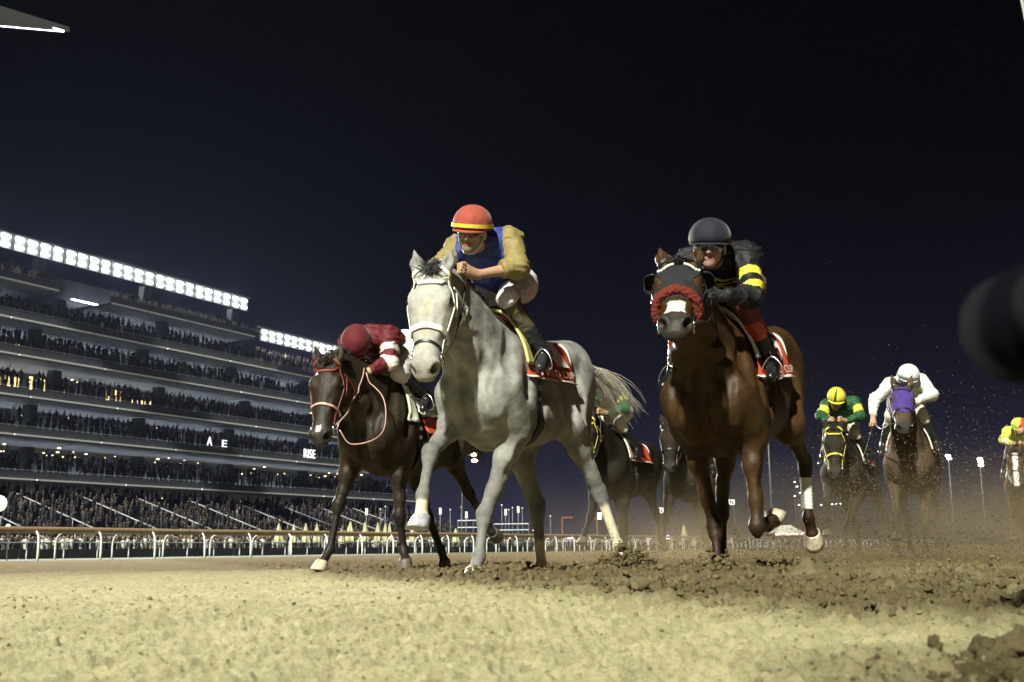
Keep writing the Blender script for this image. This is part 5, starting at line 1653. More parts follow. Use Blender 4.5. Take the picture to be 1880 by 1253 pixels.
# lit windows in the back walls
def glow(t, z, w, h, m, d=8.1, name='window'):
    mb = MB(); mb.box((t, d, z), (w, .12, h)); mb.build(name, MT[m], gs)
r_ = random.Random(5)
for t, w, h, z, m in ((-3.4, 1.0, 2.6, 19.1, 'win_dim'), (-1.9, .7, 2.6, 19.1, 'win_dim'), (1.2, 2.3, 1.5, 19.6, 'win_warm'), (4.0, 1.8, 1.4, 19.5, 'win_warm'), (6.6, 2.6, 1.1, 19.4, 'win_warm'), (9.6, .5, 2.6, 19.0, 'win_warm'), (11.2, .7, 2.8, 18.8, 'win_warm'), (14.0, 2.2, .5, 19.2, 'win_warm'),
                       (21.2, .4, 2.2, 19.1, 'win_warm'), (22.4, .4, 2.4, 19.0, 'win_warm'), (23.2, .25, 2.2, 19.0, 'win_dim'), (26.5, 2.6, .45, 19.1, 'win_warm'), (29.0, 2.2, .4, 19.2, 'win_warm'), (-2.0, 3.0, .8, 24.0, 'win_dim'), (2.0, 2.5, .5, 23.9, 'win_dim'), (-1.0, 2.6, .4, 28.0, 'win_dim'), (2.6, 2.2, .4, 27.9, 'win_dim'), (8.0, 2.4, .5, 24.0, 'win_dim')):
    glow(t, z + .6, w, h, m)
# blue lit booth on the second tier from the top and small lamps under the tiers
glow(12.2, 23.3, 1.6, 2.4, 'booth', 3.0, 'booth') if 'booth' in MT else None
lamp = None
for k in range(150):
    nm, z, t1 = LV[r_.choice([0, 0, 0, 1, 1, 1, 1, 2, 3])]; t = r_.uniform(-12, t1 - 4)
    if nm == 'F': zz = z - .9 - r_.random() * 1.6; d = r_.uniform(3.5, 7.5)
    else: zz = z - .75 - r_.random() * .9; d = r_.uniform(2, 7.5)
    if lamp is None:
        mb = MB(); mb.box((0, 0, 0), (.22, .22, .12)); lamp = mb.build('ceiling_lamp', MT['lamp_warm'], gs); o = lamp
    else:
        o = lamp.copy(); link(o, gs)
    o.location = (t, d, zz); sc = r_.uniform(.5, 1.25); o.scale = (sc, sc, sc)
# illuminated letters on a tier front
def sign(txt, loc, width, height, mat, name, label=None, rz=RZ, parent=None, back=None):
    v, f = text_mesh(txt); w, h = v[:, 0].max(), v[:, 1].max()
    V = np.stack([(v[:, 0] / w - .5) * width, 0 * v[:, 0], (v[:, 1] / h) * height], 1); n = len(V)
    V2 = np.concatenate([V - np.array([0, .08, 0]), V]); Fc = [list(q) for q in f] + [[i + n for i in q][::-1] for q in f]
    if parent is not None:
        o = mesh_np(name, V2 + np.asarray(loc), Fc, mat, parent, False); return o
    e = empty(name, loc, rz); tag(e, label, 'sign'); mesh_np('lettering', V2, Fc, mat, e, False)
    return e
sign('RISE', (51.2, -.4, 13.6), 2.6, 1.25, MT['sign_white'], 'lettering', parent=gs)
sign('A', (30.6, -.4, 13.9), .9, 1.1, MT['sign_white'], 'lettering', parent=gs)
sign('E', (33.4, -.4, 13.9), .9, .9, MT['sign_white'], 'lettering', parent=gs)

# floodlight banks along the roof edges: one frame per pair of lamps
BEAM = 80000.0
def flood_bank(t0, t1, z, n, label, ns):
    root = empty('floodlight_bank', S_(t0, -1.0, z), RZ); tag(root, label, 'floodlights')
    w = (t1 - t0) / n
    mb = MB(); mb.box(((t1 - t0) / 2, 1.2, 1.85), (t1 - t0 + .6, 2.6, .25)); mb.build('roof_edge', MT['concrete'], root)
    fr = bk = lp = None
    for i in range(n):
        x = (i + .5) * w
        if i % 4 == 3: x += .08
        if fr is None:
            m1 = MB()
            m1.box((-w / 2, -.05, .9), (.10, .25, 1.75))
            fr = m1.build('frame', MT['concrete_light'], root); m2 = MB(); m2.box((0, .12, .85), (w * .94, .08, 1.7)); bk = m2.build('reflector', MT['flood_back'], root)
            m3 = MB(); m3.sphere((0, 0, 0), (w * .38, .12, .145), 10, 6); lp = m3.build('lamp', MT['flood'], root, True); l1 = lp; f1, b1 = fr, bk
        else:
            f1 = fr.copy(); link(f1, root); b1 = bk.copy(); link(b1, root); l1 = lp.copy(); link(l1, root)
        f1.location = b1.location = (x, 0, 0); l1.location = (x, -.05, 1.32)
        l2 = lp.copy(); link(l2, root); l2.location = (x, -.05, .42); l2.scale = (.92, 1, .9)
    for i in range(ns):                                     # the beams these lamps throw on the track
        ld = bpy.data.lights.new('beam', 'SPOT'); ld.energy = BEAM; ld.spot_size = rad(52); ld.spot_blend = 1.0; ld.shadow_soft_size = 0.0; ld.color = (1.0, .97, .90)
        q = bpy.data.objects.new('beam', ld); link(q); p = S_(t0 + (i + .5) * (t1 - t0) / ns, -1.4, z + .8); q.location = p
        q.rotation_euler = (Vector((4.0, 14.0, 0)) - Vector(p)).to_track_quat('-Z', 'Y').to_euler()
        q.parent = root; q.matrix_parent_inverse = (Matrix.Translation(root.location) @ Matrix.Rotation(RZ, 4, 'Z')).inverted()
flood_bank(-20, 36.5, 32.6, 33, 'long double row of white floodlights along the grandstand roof edge', 6)
flood_bank(39.2, 57.0, 29.0, 11, 'shorter lower row of white floodlights at the far end of the roof', 2)

# tip of the roof canopy overhead with its two light strips
cp = empty('roof_canopy', (-41.3, 100, 48.6)); tag(cp, 'pointed tip of the grandstand canopy with two white light strips', 'canopy')
a, b_, c_ = np.array([0, 0, 0.]), np.array([-34, 6, 13.6]), np.array([-34, -4, 2.0])
th = np.array([0, 0, .5]); V = [a, b_, c_, a + th, b_ + th, c_ + th]
mesh_np('roof', np.array(V), [[0, 2, 1], [3, 4, 5], [0, 1, 4, 3], [1, 2, 5, 4], [2, 0, 3, 5]], mat_plain('canopy_dark', (.004, .0045, .004), .9, var=.2), cp, False)
MT['led'] = mat_emit('led', (.95, .93, 1.0), 2.6)
mb = MB(); mb.tube([a + np.array([-.4, -.3, -.05]), a * .05 + b_ * .95 + np.array([0, -.6, -.4])], .085, 6); mb.build('light_strip', MT['led'], cp)
mb = MB(); mb.tube([a + np.array([-.4, -.35, -.12]), c_ * .18 + a * .82 + np.array([0, -.2, -.12])], .055, 6); mb.build('light_strip', MT['led'], cp)

# ------------------------------------------------------------------ spectators
def figure(robe=False, arms=0, n=5):
    """small standing figure, base at the origin, facing -y"""
    mb = MB()
    prof = [(0, .13), (.85, .17), (1.15, .20), (1.38, .21), (1.47, .09)] if not robe else [(0, .20), (1.0, .19), (1.2, .21), (1.40, .21), (1.48, .10)]
    V = []; Fc = []
    for z, r in prof:
        for k in range(n): a = 2 * math.pi * k / n; V.append((r * math.cos(a), r * .62 * math.sin(a), z))
    for i in range(len(prof) - 1):
        for k in range(n): Fc.append([i * n + k, i * n + (k + 1) % n, (i + 1) * n + (k + 1) % n, (i + 1) * n + k])
    mb.add(V, Fc); nb_ = len(mb.v)
    mb.sphere((0, -.01, 1.60), (.09, .10, .13), 5, 4); nh = len(mb.v)
    for q in (-1, 1):
        if arms == 1 and q > 0: mb.tube([(.2 * q, 0, 1.38), (.26, -.1, 1.62), (.2, -.16, 1.86)], [.055, .05, .045], 3)
        elif arms == 2: mb.tube([(.2 * q, 0, 1.38), (.27 * q, -.12, 1.2), (.08 * q, -.28, 1.22)], [.055, .05, .045], 3)
        else: mb.tube([(.2 * q, 0, 1.38), (.25 * q, -.02, 1.12), (.23 * q, -.06, .85)], [.055, .05, .045], 3)
    return np.array(mb.v), mb.f, nb_, nh
FIG = [figure(False, 0), figure(True, 0), figure(False, 2), figure(True, 2), figure(False, 1)]
def tris(f):
    o = []
    for q in f:
        for i in range(1, len(q) - 1): o.append((q[0], q[i], q[i + 1]))
    return np.array(o)
FIGT = [tris(f[1]) for f in FIG]
def fig_cols(k, body, skin, arms=None):
    V, f, nb_, nh = FIG[k]; c = np.tile(np.array(body), (len(V), 1)); c[nb_:nh] = skin; return c
MT['people'] = mat_vcol('people', .8, .1, 8, 60, 0)
CLO = [(.018, .019, .026), (.026, .028, .038), (.036, .036, .040), (.022, .024, .034), (.05, .022, .022), (.02, .028, .05), (.09, .08, .07), (.16, .15, .14), (.014, .014, .016), (.06, .05, .035)]
SKN = [(.30, .18, .11), (.18, .10, .06), (.42, .28, .20)]
def crowd():
    r_ = np.random.default_rng(77); Vs = []; Fs = []; Cs = []; base = 0
    def put(t, d, z, white=.06, dim=.9):  # dim darkens clothes and skin where the floodlights do not reach
        nonlocal base
        k = r_.integers(0, 5); V = FIG[k][0]; s = .92 + .16 * r_.random(); a = r_.normal() * .5
        body = (.50, .49, .47) if r_.random() < white else CLO[r_.integers(0, len(CLO) if r_.random() < .5 else 4)]
        W = V * s; W = np.stack([W[:, 0] * math.cos(a) - W[:, 1] * math.sin(a), W[:, 0] * math.sin(a) + W[:, 1] * math.cos(a), W[:, 2]], 1)
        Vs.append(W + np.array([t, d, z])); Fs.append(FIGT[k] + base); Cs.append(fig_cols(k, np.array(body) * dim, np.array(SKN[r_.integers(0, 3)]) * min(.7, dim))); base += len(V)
    for nm, z, t1 in LV:
        rows = 4 if nm != 'A' else 1
        for r in range(rows):
            t = -22.0
            while t < t1 - 1:
                if not (nm == 'A' and (5.5 < t < 14)): put(t, .6 + .95 * r + .2 * r_.random(), z + .25 + .55 * r, .05 if nm != 'A' else .35)
                t += .55 + .5 * r_.random() + (1.4 * (r_.random() < .10))
    for r in range(15):
        t = -20.0
        while t < 80:
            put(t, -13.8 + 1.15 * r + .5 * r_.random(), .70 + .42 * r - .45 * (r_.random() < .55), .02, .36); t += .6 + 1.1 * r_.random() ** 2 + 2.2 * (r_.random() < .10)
    for r in range(4):
        t = -20.0
        while t < 165:
            put(t, -27 + 1.6 * r, .012, .42 if r < 2 else .25, 1.0); t += .5 + .45 * r_.random()
    o = mesh_np('crowd', np.concatenate(Vs), np.concatenate(Fs), MT['people'], None, True, np.concatenate(Cs))
    o.location = (*SO, 0); o.rotation_euler = (0, 0, RZ)
    tag(o, 'dense crowd of spectators filling the grandstand tiers and the enclosure', 'crowd', kind='stuff')
crowd()
proto = {}
r_ = random.Random(9)
def spectator(t, d, z, robe, label, group):
    k = (1, 3)[r_.random() < .5] if robe else (0, 2, 4)[r_.randrange(3)]
    key = (k, robe, r_.randrange(3))
    if key not in proto:
        V, f, nb_, nh = FIG[k]; body = ((.80, .79, .76), (.72, .70, .66), (.82, .81, .78))[key[2]] if robe else ((.03, .03, .04), (.20, .18, .16), (.10, .05, .05))[key[2]]
        proto[key] = mesh_np('person', V, f, MT['people'], None, True, fig_cols(k, body, SKN[key[2]])); o = proto[key]
    else: o = proto[key].copy(); link(o)
    o.location = S_(t, d, z); o.rotation_euler = (0, 0, RZ + r_.uniform(-.5, .5)); s = r_.uniform(.95, 1.06); o.scale = (s, s, s)
    tag(o, label, 'person', group)
for i in range(44): spectator(14.2 + i * .55 + r_.uniform(-.2, .2), r_.choice((.45, .5, 1.3)), 29.62, r_.random() < .8, 'spectator on the top balcony under the long floodlight row', 'spectators on the top balcony')
for i in range(26): spectator(40 + i * .62 + r_.uniform(-.2, .2), r_.choice((.45, .5, 1.3)), 25.52, r_.random() < .7, 'spectator on the balcony under the shorter floodlight row', 'spectators on the lower balcony')
for i in range(8): spectator(-2.5 + i * .5 + r_.uniform(-.2, .2), .5, 29.62, r_.random() < .7, 'spectator on the top balcony at the left edge of the picture', 'spectators at the left edge')
# ------------------------------------------------------------------ enclosure furniture and skyline
MT['cream'] = mat_plain('cream_canvas', (.46, .44, .27), .8, var=.12, scale=3)
MT['slate'] = mat_plain('slate_board', (.16, .18, .24), .7, var=.12, scale=3)
MT['pole_grey'] = mat_plain('pole_grey', (.10, .105, .115), .4, var=.1)
MT['orange'] = mat_plain('orange_steel', (.22, .07, .03), .5, var=.1)
ORD = ['first', 'second', 'third', 'fourth', 'fifth', 'sixth', 'seventh', 'eighth', 'ninth', 'tenth', 'eleventh', 'twelfth', 'thirteenth', 'fourteenth', 'fifteenth', 'sixteenth', 'seventeenth', 'eighteenth']
# boards above the heads of the enclosure crowd
bp = {}
bx = [(-9.5, 'cream', 1.2), (-7.3, 'slate', 1.9), (-5.4, 'cream', 1.4), (-3.0, 'slate', 2.2), (-.8, 'cream', 1.8), (2.2, 'cream', 1.6), (4.9, 'slate', 2.0), (7.0, 'cream', 1.6), (9.1, 'slate', 1.6), (11.2, 'slate', 2.2), (13.6, 'cream', 2.0), (16.6, 'cream', 1.7), (20.2, 'cream', 1.6), (27.5, 'cream', 5.6), (34.5, 'cream', 5.0)]
for i, (t, m, w) in enumerate(bx):
    e = empty('enclosure_board', S_(t, -24.5, 0), RZ)
    nxt = 'leftmost' if i == 0 else None
    tag(e, f'{ {"cream": "cream", "slate": "slate grey"}[m]} board above the enclosure crowd, {ORD[i]} of the row counted from the left', 'board', 'boards above the enclosure crowd')
    mb = MB(); mb.box((0, 0, 2.15), (w, .08, .75)); mb.build('panel', MT[m], e)
    for q in (-1, 1): mb = MB(); mb.tube([(q * w * .42, .06, 0), (q * w * .42, .06, 2.4)], .03, 5); mb.build('leg', MT['pole_grey'], e)
# folded cream parasols
par0 = None
for i, (px, w, hgt) in enumerate(((513, 1.15, 2.75), (539, .85, 2.7), (559, .95, 2.75), (578, .95, 2.75), (622, .7, 2.3), (637, 1.3, 2.85), (663, .95, 2.85), (686, .9, 2.8), (699, .8, 2.75), (706, .8, 2.75), (748, .8, 2.5), (829, 1.0, 2.2), (1262, .8, 2.4))):
    e = empty('folded_parasol', ((px - 940) / 2089 * 100, 100 + i * .4, 0), r_.uniform(0, 3))
    tag(e, f'folded cream parasol, {ORD[i]} from the left in the row behind the rails', 'parasol', 'folded parasols in the enclosure')
    mb = MB(); V = []; Fc = []; n = 12
    for z, r in ((1.05, .30), (1.25, .33), (1.7, .26), (2.2, .15), (2.6, .05), (2.75, .01)):
        for k in range(n): a = 2 * math.pi * k / n; q = r * w * (1 + .16 * math.cos(k * math.pi)); V.append((q * math.cos(a), q * math.sin(a), z * hgt / 2.75))
    for k_ in range(5):
        for k in range(n): Fc.append([k_ * n + k, k_ * n + (k + 1) % n, (k_ + 1) * n + (k + 1) % n, (k_ + 1) * n + k])
    mesh_np('canopy', np.array(V), Fc, MT['cream'], e, False)
    mb.tube([(0, 0, 0), (0, 0, hgt)], .035, 6); mb.build('pole', MT['pole_grey'], e)
# slim poles, scaffolds, gantries
POLES = [(672, 934), (696, 936), (704, 931), (804, 932), (822, 936), (842, 931), (851, 938), (880, 934), (917, 926), (924, 932), (930, 934), (937, 930), (948, 926), (956, 930), (1010, 945), (1148, 946)]
for i, (px, py) in enumerate(POLES):
    h = .17 + (1009 - .012 * (px - 940) - py) / 2089 * 150
    e = empty('pole', ((px - 940) / 2089 * 150, 150 + i * .7, 0)); tag(e, f'slim grey pole on the skyline, {ORD[i]} from the left', 'pole', 'slim poles on the skyline')
    mb = MB(); mb.tube([(0, 0, 0), (0, 0, h * .6), (0, 0, h)], [.11, .10, .06], 6); mb.build('shaft', MT['pole_grey'], e, True)
    mb = MB(); mb.box((.0, -.02, h - .5), (.34, .06, .9)) if i % 3 == 0 else mb.sphere((0, 0, h), .12, 6, 5); mb.build('banner' if i % 3 == 0 else 'finial', MT['rail_white'], e)
for nm_, px0, px1, top, lab in (('scaffold', 838, 880, 953, 'scaffold platform with rails between the bay and the grey'), ('scaffold', 903, 966, 960, 'longer low scaffold platform behind the legs of the grey')):
    D_ = 120; x0, x1 = (px0 - 940) / 2089 * D_, (px1 - 940) / 2089 * D_; w = x1 - x0; h = (1009 - top) / 2089 * D_
    e = empty(nm_, ((x0 + x1) / 2, D_, 0)); tag(e, lab, 'scaffold')
    for q in np.linspace(-.5, .5, 4):
        for y in (-.8, .8): mb = MB(); mb.tube([(q * w, y, 0), (q * w, y, h)], .05, 5); mb.build('upright', MT['pole_grey'], e)
    for z in (h * .55, h * .78, h): mb = MB(); mb.tube([(-w / 2, -.8, z), (w / 2, -.8, z)], .05, 5); mb.build('rail', MT['rail_white'], e)
    mb = MB(); mb.box((0, 0, h * .5), (w, 1.7, .12)); mb.build('deck', MT['wall_dark'], e)
for px, top, arm, lab in ((1027, 950, 1.4, 'orange L-shaped gantry arm left of the leaning hind leg'), (1090, 953, -.9, 'small orange gantry arm with a white lamp box')):
    h = (1009 - top) / 2089 * 150; e = empty('gantry', ((px - 940) / 2089 * 150, 150, 0)); tag(e, lab, 'gantry')
    mb = MB(); mb.box((0, 0, h / 2), (.16, .16, h)); mb.build('upright', MT['orange'], e); mb = MB(); mb.box((arm / 2, 0, h), (abs(arm), .16, .16)); mb.build('arm', MT['orange'], e)
    if arm < 0: mb = MB(); mb.box((.35, 0, h + .35), (.5, .4, .8)); mb.build('lamp_box', MT['lamp_cool'], e)
# lamps on masts
MT['lamp_orange'] = mat_emit('lamp_orange', (1.0, .66, .30), 9.0)
MT['lamp_violet'] = mat_emit('lamp_violet', (.72, .55, 1.0), 5.0)
MT['lamp_white'] = mat_emit('lamp_white', (1.0, .98, .85), 5.0)
def mast(px, D_, lamps, mat, lab, r=.5, arm=0.0, shaft=True, thick=.12):
    x = (px - 940) / 2089 * D_; e = empty('light_mast', (x + arm, D_, 0)); tag(e, lab, 'light mast')
    hz = 1009.4 - .0122 * (px - 940)
    zs = [.17 + (hz - py) / 2089 * D_ for _, py in lamps]
    if shaft: mb = MB(); mb.tube([(0, 0, 0), (0, 0, max(zs) + .2)], [thick, thick * .6], 7); mb.build('shaft', MT['pole_grey'], e, True)
    if arm: mb = MB(); mb.tube([(0, 0, max(zs)), (-arm, 0, max(zs))], .06, 5); mb.build('arm', MT['pole_grey'], e)
    for (lx, py), z in zip(lamps, zs):
        mb = MB(); mb.sphere(((lx - px) / 2089 * D_ - arm, -.1, z), (r, r * .5, r * .55), 10, 7); mb.build('lamp', mat, e, True)
mast(868, 150, [(868, 838), (869, 849)], MT['lamp_orange'], 'tall mast with two orange lamps seen under the grey horse', .42, arm=-1.6)
mast(1736, 150, [(1735, 840), (1737, 845)], MT['lamp_white'], 'right hand light mast nearer the white jockey', .36)
mast(1793, 150, [(1793, 846), (1794, 851), (1794, 857)], MT['lamp_white'], 'right hand light mast with three stacked lamps by the blazed bay', .38)
mast(1408, 170, [(1398, 760)], MT['pole_grey'], 'tall thin unlit pole behind the brown horse', .12, thick=.16)
for px, lab in ((1040, 'violet lamp between the legs of the grey'), (1185, 'violet lamp left of the far dark horse'), (1217, 'violet lamp nearest the far dark horse legs')):
    mast(px, 110, [(px, 987)], MT['lamp_violet'], lab, .30, thick=.05)
mast(978, 120, [(978, 975)], MT['lamp_orange'], 'low orange lamp right of the planted hind leg', .22, thick=.05)
for i, (px, py) in enumerate(((1452, 888), (1456, 896), (1461, 907), (1451, 913), (1458, 929))):
    mast(px, 190, [(px, py)], MT['lamp_white'], f'small white lamp in the loose column left of the bandaged leg, {ORD[i]} from top', .16, thick=.03)
for i, px in enumerate((1498, 1505, 1511, 1518, 1526, 1533)):
    mast(px, 200, [(px, 929 - i * .4)], MT['lamp_white'], f'small white lamp in the level row behind the dust, {ORD[i]} from left', .17, thick=.03)
for px, py, lab in ((1208, 943, 'illuminated white AZIZI sign on the left between horses'), (1329, 930, 'illuminated white AZIZI sign right of the far dark horse')):
    h = .17 + (1006 - py) / 2089 * 200
    e = sign('AZIZI', ((px - 940) / 2089 * 200, 200, h), 2.25, .85, MT['sign_white'], 'illuminated_sign', lab, rz=0)
    mb = MB(); mb.box((0, .2, -.12), (2.5, .1, .1)); mb.build('bracket', MT['pole_grey'], e)
    for q in (-1, 1): mb = MB(); mb.tube([(q, .25, -h), (q, .25, -.05)], .06, 5); mb.build('leg', MT['pole_grey'], e)
# lit marquee far behind the brown horse
mq = empty('marquee', ((1432 - 940) / 2089 * 150, 150, 0)); tag(mq, 'white marquee with pink lit front behind the brown horse', 'marquee')
mb = MB(); V = [(-1.9, -2, 1.9), (1.9, -2, 1.9), (1.9, 2, 1.9), (-1.9, 2, 1.9), (-.7, 0, 2.9), (.7, 0, 2.9)]; mb.add(V, [[0, 1, 5, 4], [1, 2, 5], [2, 3, 4, 5], [3, 0, 4], [3, 2, 1, 0]]); mb.build('roof', MT['cloth_white'], mq)
mb = MB(); mb.box((0, -1.9, 1.75), (3.7, .1, .3)); mb.build('light_strip', mat_emit('lamp_pink', (1, .55, .5), 2.0), mq)
for q in (-1, 1):
    for y in (-1, 1): mb = MB(); mb.tube([(q * 1.8, y * 1.8, 0), (q * 1.8, y * 1.8, 1.9)], .05, 5); mb.build('leg', MT['pole_grey'], mq)
# round marker disc at the left edge, small marker below it
e = empty('marker_post', (-16.62, 37, 0), .2); tag(e, 'white disc marker with black bar on a post at the left edge', 'marker')
mb = MB(); mb.tube([(0, 0, 0), (0, 0, 1.8)], .035, 8); mb.build('post', MT['hoarding_dark'], e); mb = MB(); mb.tube([(0, 0, .85), (0, 0, 1.2)], .06, 8); mb.build('sleeve', MT['rail_white'], e)
mb = MB(); mb.tube([(0, -.03, 1.84), (0, .0, 1.84)], .27, 26); mb.build('disc', MT['rail_white'], e); mb = MB(); mb.box((-.03, -.035, 1.84), (.10, .012, .30)); mb.build('bar', MT['hoarding_dark'], e)
e = empty('marker_board', ((22 - 940) / 2089 * 40, 40, 0)); tag(e, 'small rounded white marker board just above the rail near the left edge', 'marker')
mb = MB(); mb.tube([(0, -.02, 1.18), (0, .02, 1.18)], .09, 16); mb.box((0, 0, 1.10), (.17, .04, .16)); mb.build('board', MT['rail_white'], e); mb = MB(); mb.tube([(0, .04, 0), (0, .04, 1.15)], .02, 6); mb.build('post', MT['pole_grey'], e)

# remote camera clamped beside ours, far out of focus at the right edge
rc = empty('remote_camera', (.290, .52, .0)); tag(rc, 'black remote camera close to the lens, blurred at the right edge', 'camera')
MT['cam_black'] = mat_plain('cam_black', (.0040, .0040, .0065), .9, var=.2, bump=.1)
MT['cam_black'].node_tree.nodes['Principled BSDF'].inputs['Specular IOR Level'].default_value = .02
def lathe_y(prof, c, n=24):
    V = []; Fc = []
    for y, r in prof:
        for k in range(n): a = 2 * math.pi * k / n; V.append((c[0] + r * math.cos(a), c[1] + y, c[2] + r * math.sin(a)))
    for i in range(len(prof) - 1):
        for k in range(n): Fc.append([i * n + k, i * n + (k + 1) % n, (i + 1) * n + (k + 1) % n, (i + 1) * n + k])
    Fc.append(list(range(n))[::-1]); Fc.append([(len(prof) - 1) * n + k for k in range(n)])
    return np.array(V), Fc
V, Fc = lathe_y([(-.05, .020), (-.045, .028), (0, .029), (.002, .026), (.03, .026), (.032, .030), (.075, .032), (.077, .028)], (0, .05, .292)); mesh_np('lens', V, Fc, MT['cam_black'], rc, True)
mb = MB(); mb.box((.03, -.03, .295), (.10, .045, .085)); mb.box((.02, -.03, .345), (.05, .05, .028)); mb.build('camera_body', MT['cam_black'], rc)
mb = MB(); mb.sphere((.002, -.01, .236), .017, 12, 8); mb.tube([(.005, -.01, .235), (-.012, 0, .222), (.03, .02, .15), (.05, .03, .02)], .010, 8); mb.build('clamp_arm', MT['cam_black'], rc, True)
mb = MB(); mb.box((.05, .03, .012), (.10, .10, .024)); mb.build('ground_plate', MT['cam_black'], rc)

# ------------------------------------------------------------------ the chasing horses
def chaser(base, **kw):
    s = dict(base); s['h'] = .020; s['mane_n'] = 160; s['tail_n'] = 160; s.update(kw); return s
def jpose(dx=0, dz=0, **kw):
    j = {k: (tuple(np.array(v) + np.array([dx, 0, dz])) if isinstance(v, tuple) else v) for k, v in JG.items()}; j.update(kw); return j
LEG2 = dict(FR=[D([.20, -.17, .88]), D([.42, -.17, .55]), D([.62, -.16, .38]), D([.70, -.16, .28]), D([.4, 0, -.9]), D([1, 0, .3])],
            FL=[D([.10, .16, .84]), D([.10, .10, .40]), D([.02, .09, .13]), D([.08, .09, .05]), D([0, 0, -1]), D([1, 0, 0])],
            HR=[D([-.48, -.17, .92]), D([-.66, -.12, .48]), D([-.58, -.10, .14]), D([-.52, -.10, .06]), D([0, 0, -1]), D([1, 0, 0])],
            HL=[D([-.60, .19, .93]), D([-.95, .20, .62]), D([-1.12, .20, .32]), D([-1.2, .2, .24]), D([-.9, 0, -.2]), D([.1, 0, -.9])])
def tack(Hs, j, num=True, strap=None, pad=True, detail=False):
    saddle_and_girth(Hs, MT['pad_pale'] if pad else None, (.03, .13), 80)
    number_cloth(Hs, '', '', reach=86, detail=False)
    bridle(Hs, strap or MT['leather_black'], hands=(j['haL'], j['haR']), flash=False, n=24, cheek2=False, rein_r=.009, thin=True)
GRN, YEL = c3(.018, .10, .035), c3(.62, .52, .045)
dust = dict(mat=MT['coat_dusty'], hair=MT['hair_dark'])

hm = build_horse(chaser(BAY, label='very dark horse behind the grey, its rider in green and yellow', loc=(1.24, 14.0), a=25, legs=LEG2, poll=(.83, -.03, 1.66), muz=(1.06, .02, 1.12), hy=10,
                 coat=coat_bay((.012, .009, .006), (.008, .007, .006)), hoof_mat={}, seed=11, **dust))
jm_ = jpose(elR=(.30, -.36, 1.95), wrR=(.28, -.34, 2.18), haR=(.28, -.33, 2.26), head=(.44, .05, 2.0), hp=35)
jm = build_jockey(hm, jm_, 'jockey in green and yellow hoops raising a whip behind the grey tail', dict(silk=silk_plain(GRN, GRN, [(.30, .62)], YEL, [(.10, .16, YEL), (.30, .37, YEL)]), breech=flat((.66, .64, .58)), boot=boot_col((.01, .01, .01)), cap=lambda t, p: GRN * .6, peak=GRN * .5), h=.013, detail=False)
tack(hm, jm_, strap=MT['strap_yellow']); riding_whip((.28, -.33, 2.24), (.10, -.62, 2.78), 'thin black whip raised above the green and yellow jockey', hm['root'])
hf = build_horse(chaser(BAY, label='dark horse farther back seen between the two leading horses', loc=(2.36, 15.2), a=24, poll=(.82, -.03, 1.72), muz=(1.02, .0, 1.16), hy=8,
                 coat=coat_bay((.020, .014, .009), (.012, .010, .008)), hoof_mat={}, seed=12, **dust))
jf_ = jpose(-.02, -.12)
jf = build_jockey(hf, jf_, 'jockey mostly hidden behind the brown horse on the farther dark horse', dict(silk=silk_plain((.10, .03, .03)), breech=flat((.5, .48, .44)), boot=boot_col((.01, .01, .01)), cap=lambda t, p: c3(.05, .05, .06), peak=c3(.04, .04, .05)), h=.014, detail=False)
tack(hf, jf_)
h1 = build_horse(chaser(GREY, label='dust covered dark horse ridden by the yellow capped jockey', loc=(4.36, 15.0), a=24, poll=(.86, .0, 1.60), muz=(1.10, .03, 1.06), hy=10, shear=(0, 0),
                 coat=coat_bay((.018, .015, .010), (.014, .012, .009)), hoof_mat={}, seed=13, tail_hair=MT['hair_dark'], **dust))
j1_ = jpose(0, -.02, head=(.48, .0, 2.02), hp=30)
j1 = build_jockey(h1, j1_, 'jockey in green and yellow with a bright yellow cap in the dust', dict(silk=silk_plain(GRN * .7, GRN * .7, [(.35, .75)], YEL, [(.16, .24, YEL)]), breech=flat((.55, .52, .42)), boot=boot_col((.01, .01, .01)), cap=lambda t, p: YEL if (p + .35) % 1.57 > .28 else GRN * .5, peak=YEL), h=.013, detail=True)
tack(h1, j1_, strap=MT['strap_yellow'])
h2 = build_horse(chaser(BROWN, label='tan brown horse in a purple hood galloping through flying dirt', loc=(4.52, 13.0), a=22, poll=(.74, .0, 1.86), muz=(1.10, .03, 1.42), hy=14, shear=(-.02, -.03), legs=LEG2,
                 coat=coat_bay((.066, .045, .026), (.045, .032, .02)), hoof_mat={}, seed=14, **dust))
j2_ = jpose(-.04, -.04, elR=(.30, -.32, 1.80), wrR=(.40, -.34, 1.60), haR=(.43, -.34, 1.52), elL=(.30, .30, 1.82), head=(.40, .06, 2.00), hp=26)
j2 = build_jockey(h2, j2_, 'jockey in all white silks and white helmet on the purple hooded horse', dict(silk=silk_plain((.62, .62, .58)), breech=flat((.60, .58, .52)), boot=boot_col((.02, .02, .02)), cap=lambda t, p: c3(.62, .62, .60), peak=c3(.5, .5, .5), band=MT['slate']), h=.012, detail=True)
tack(h2, j2_); hood(h2, MT['hood_purple'], cups=False, eye_r=(.05, .04)); riding_whip((.43, -.34, 1.50), (.34, -.56, .94), 'whip held low by the white clad jockey', h2['root'])
h3 = build_horse(chaser(BAY, label='bay horse with white blaze at the far right', loc=(8.45, 19.0), a=28, poll=(.84, -.03, 1.62), muz=(1.08, -.02, 1.10), hy=4, legs=LEG2,
                 coat=coat_bay((.055, .030, .016), (.03, .02, .014), blaze=(.05, .60, .038)), hoof_mat={}, seed=15, **dust))
j3_ = jpose(0, .0, hp=25)
LIME = c3(.42, .50, .06)
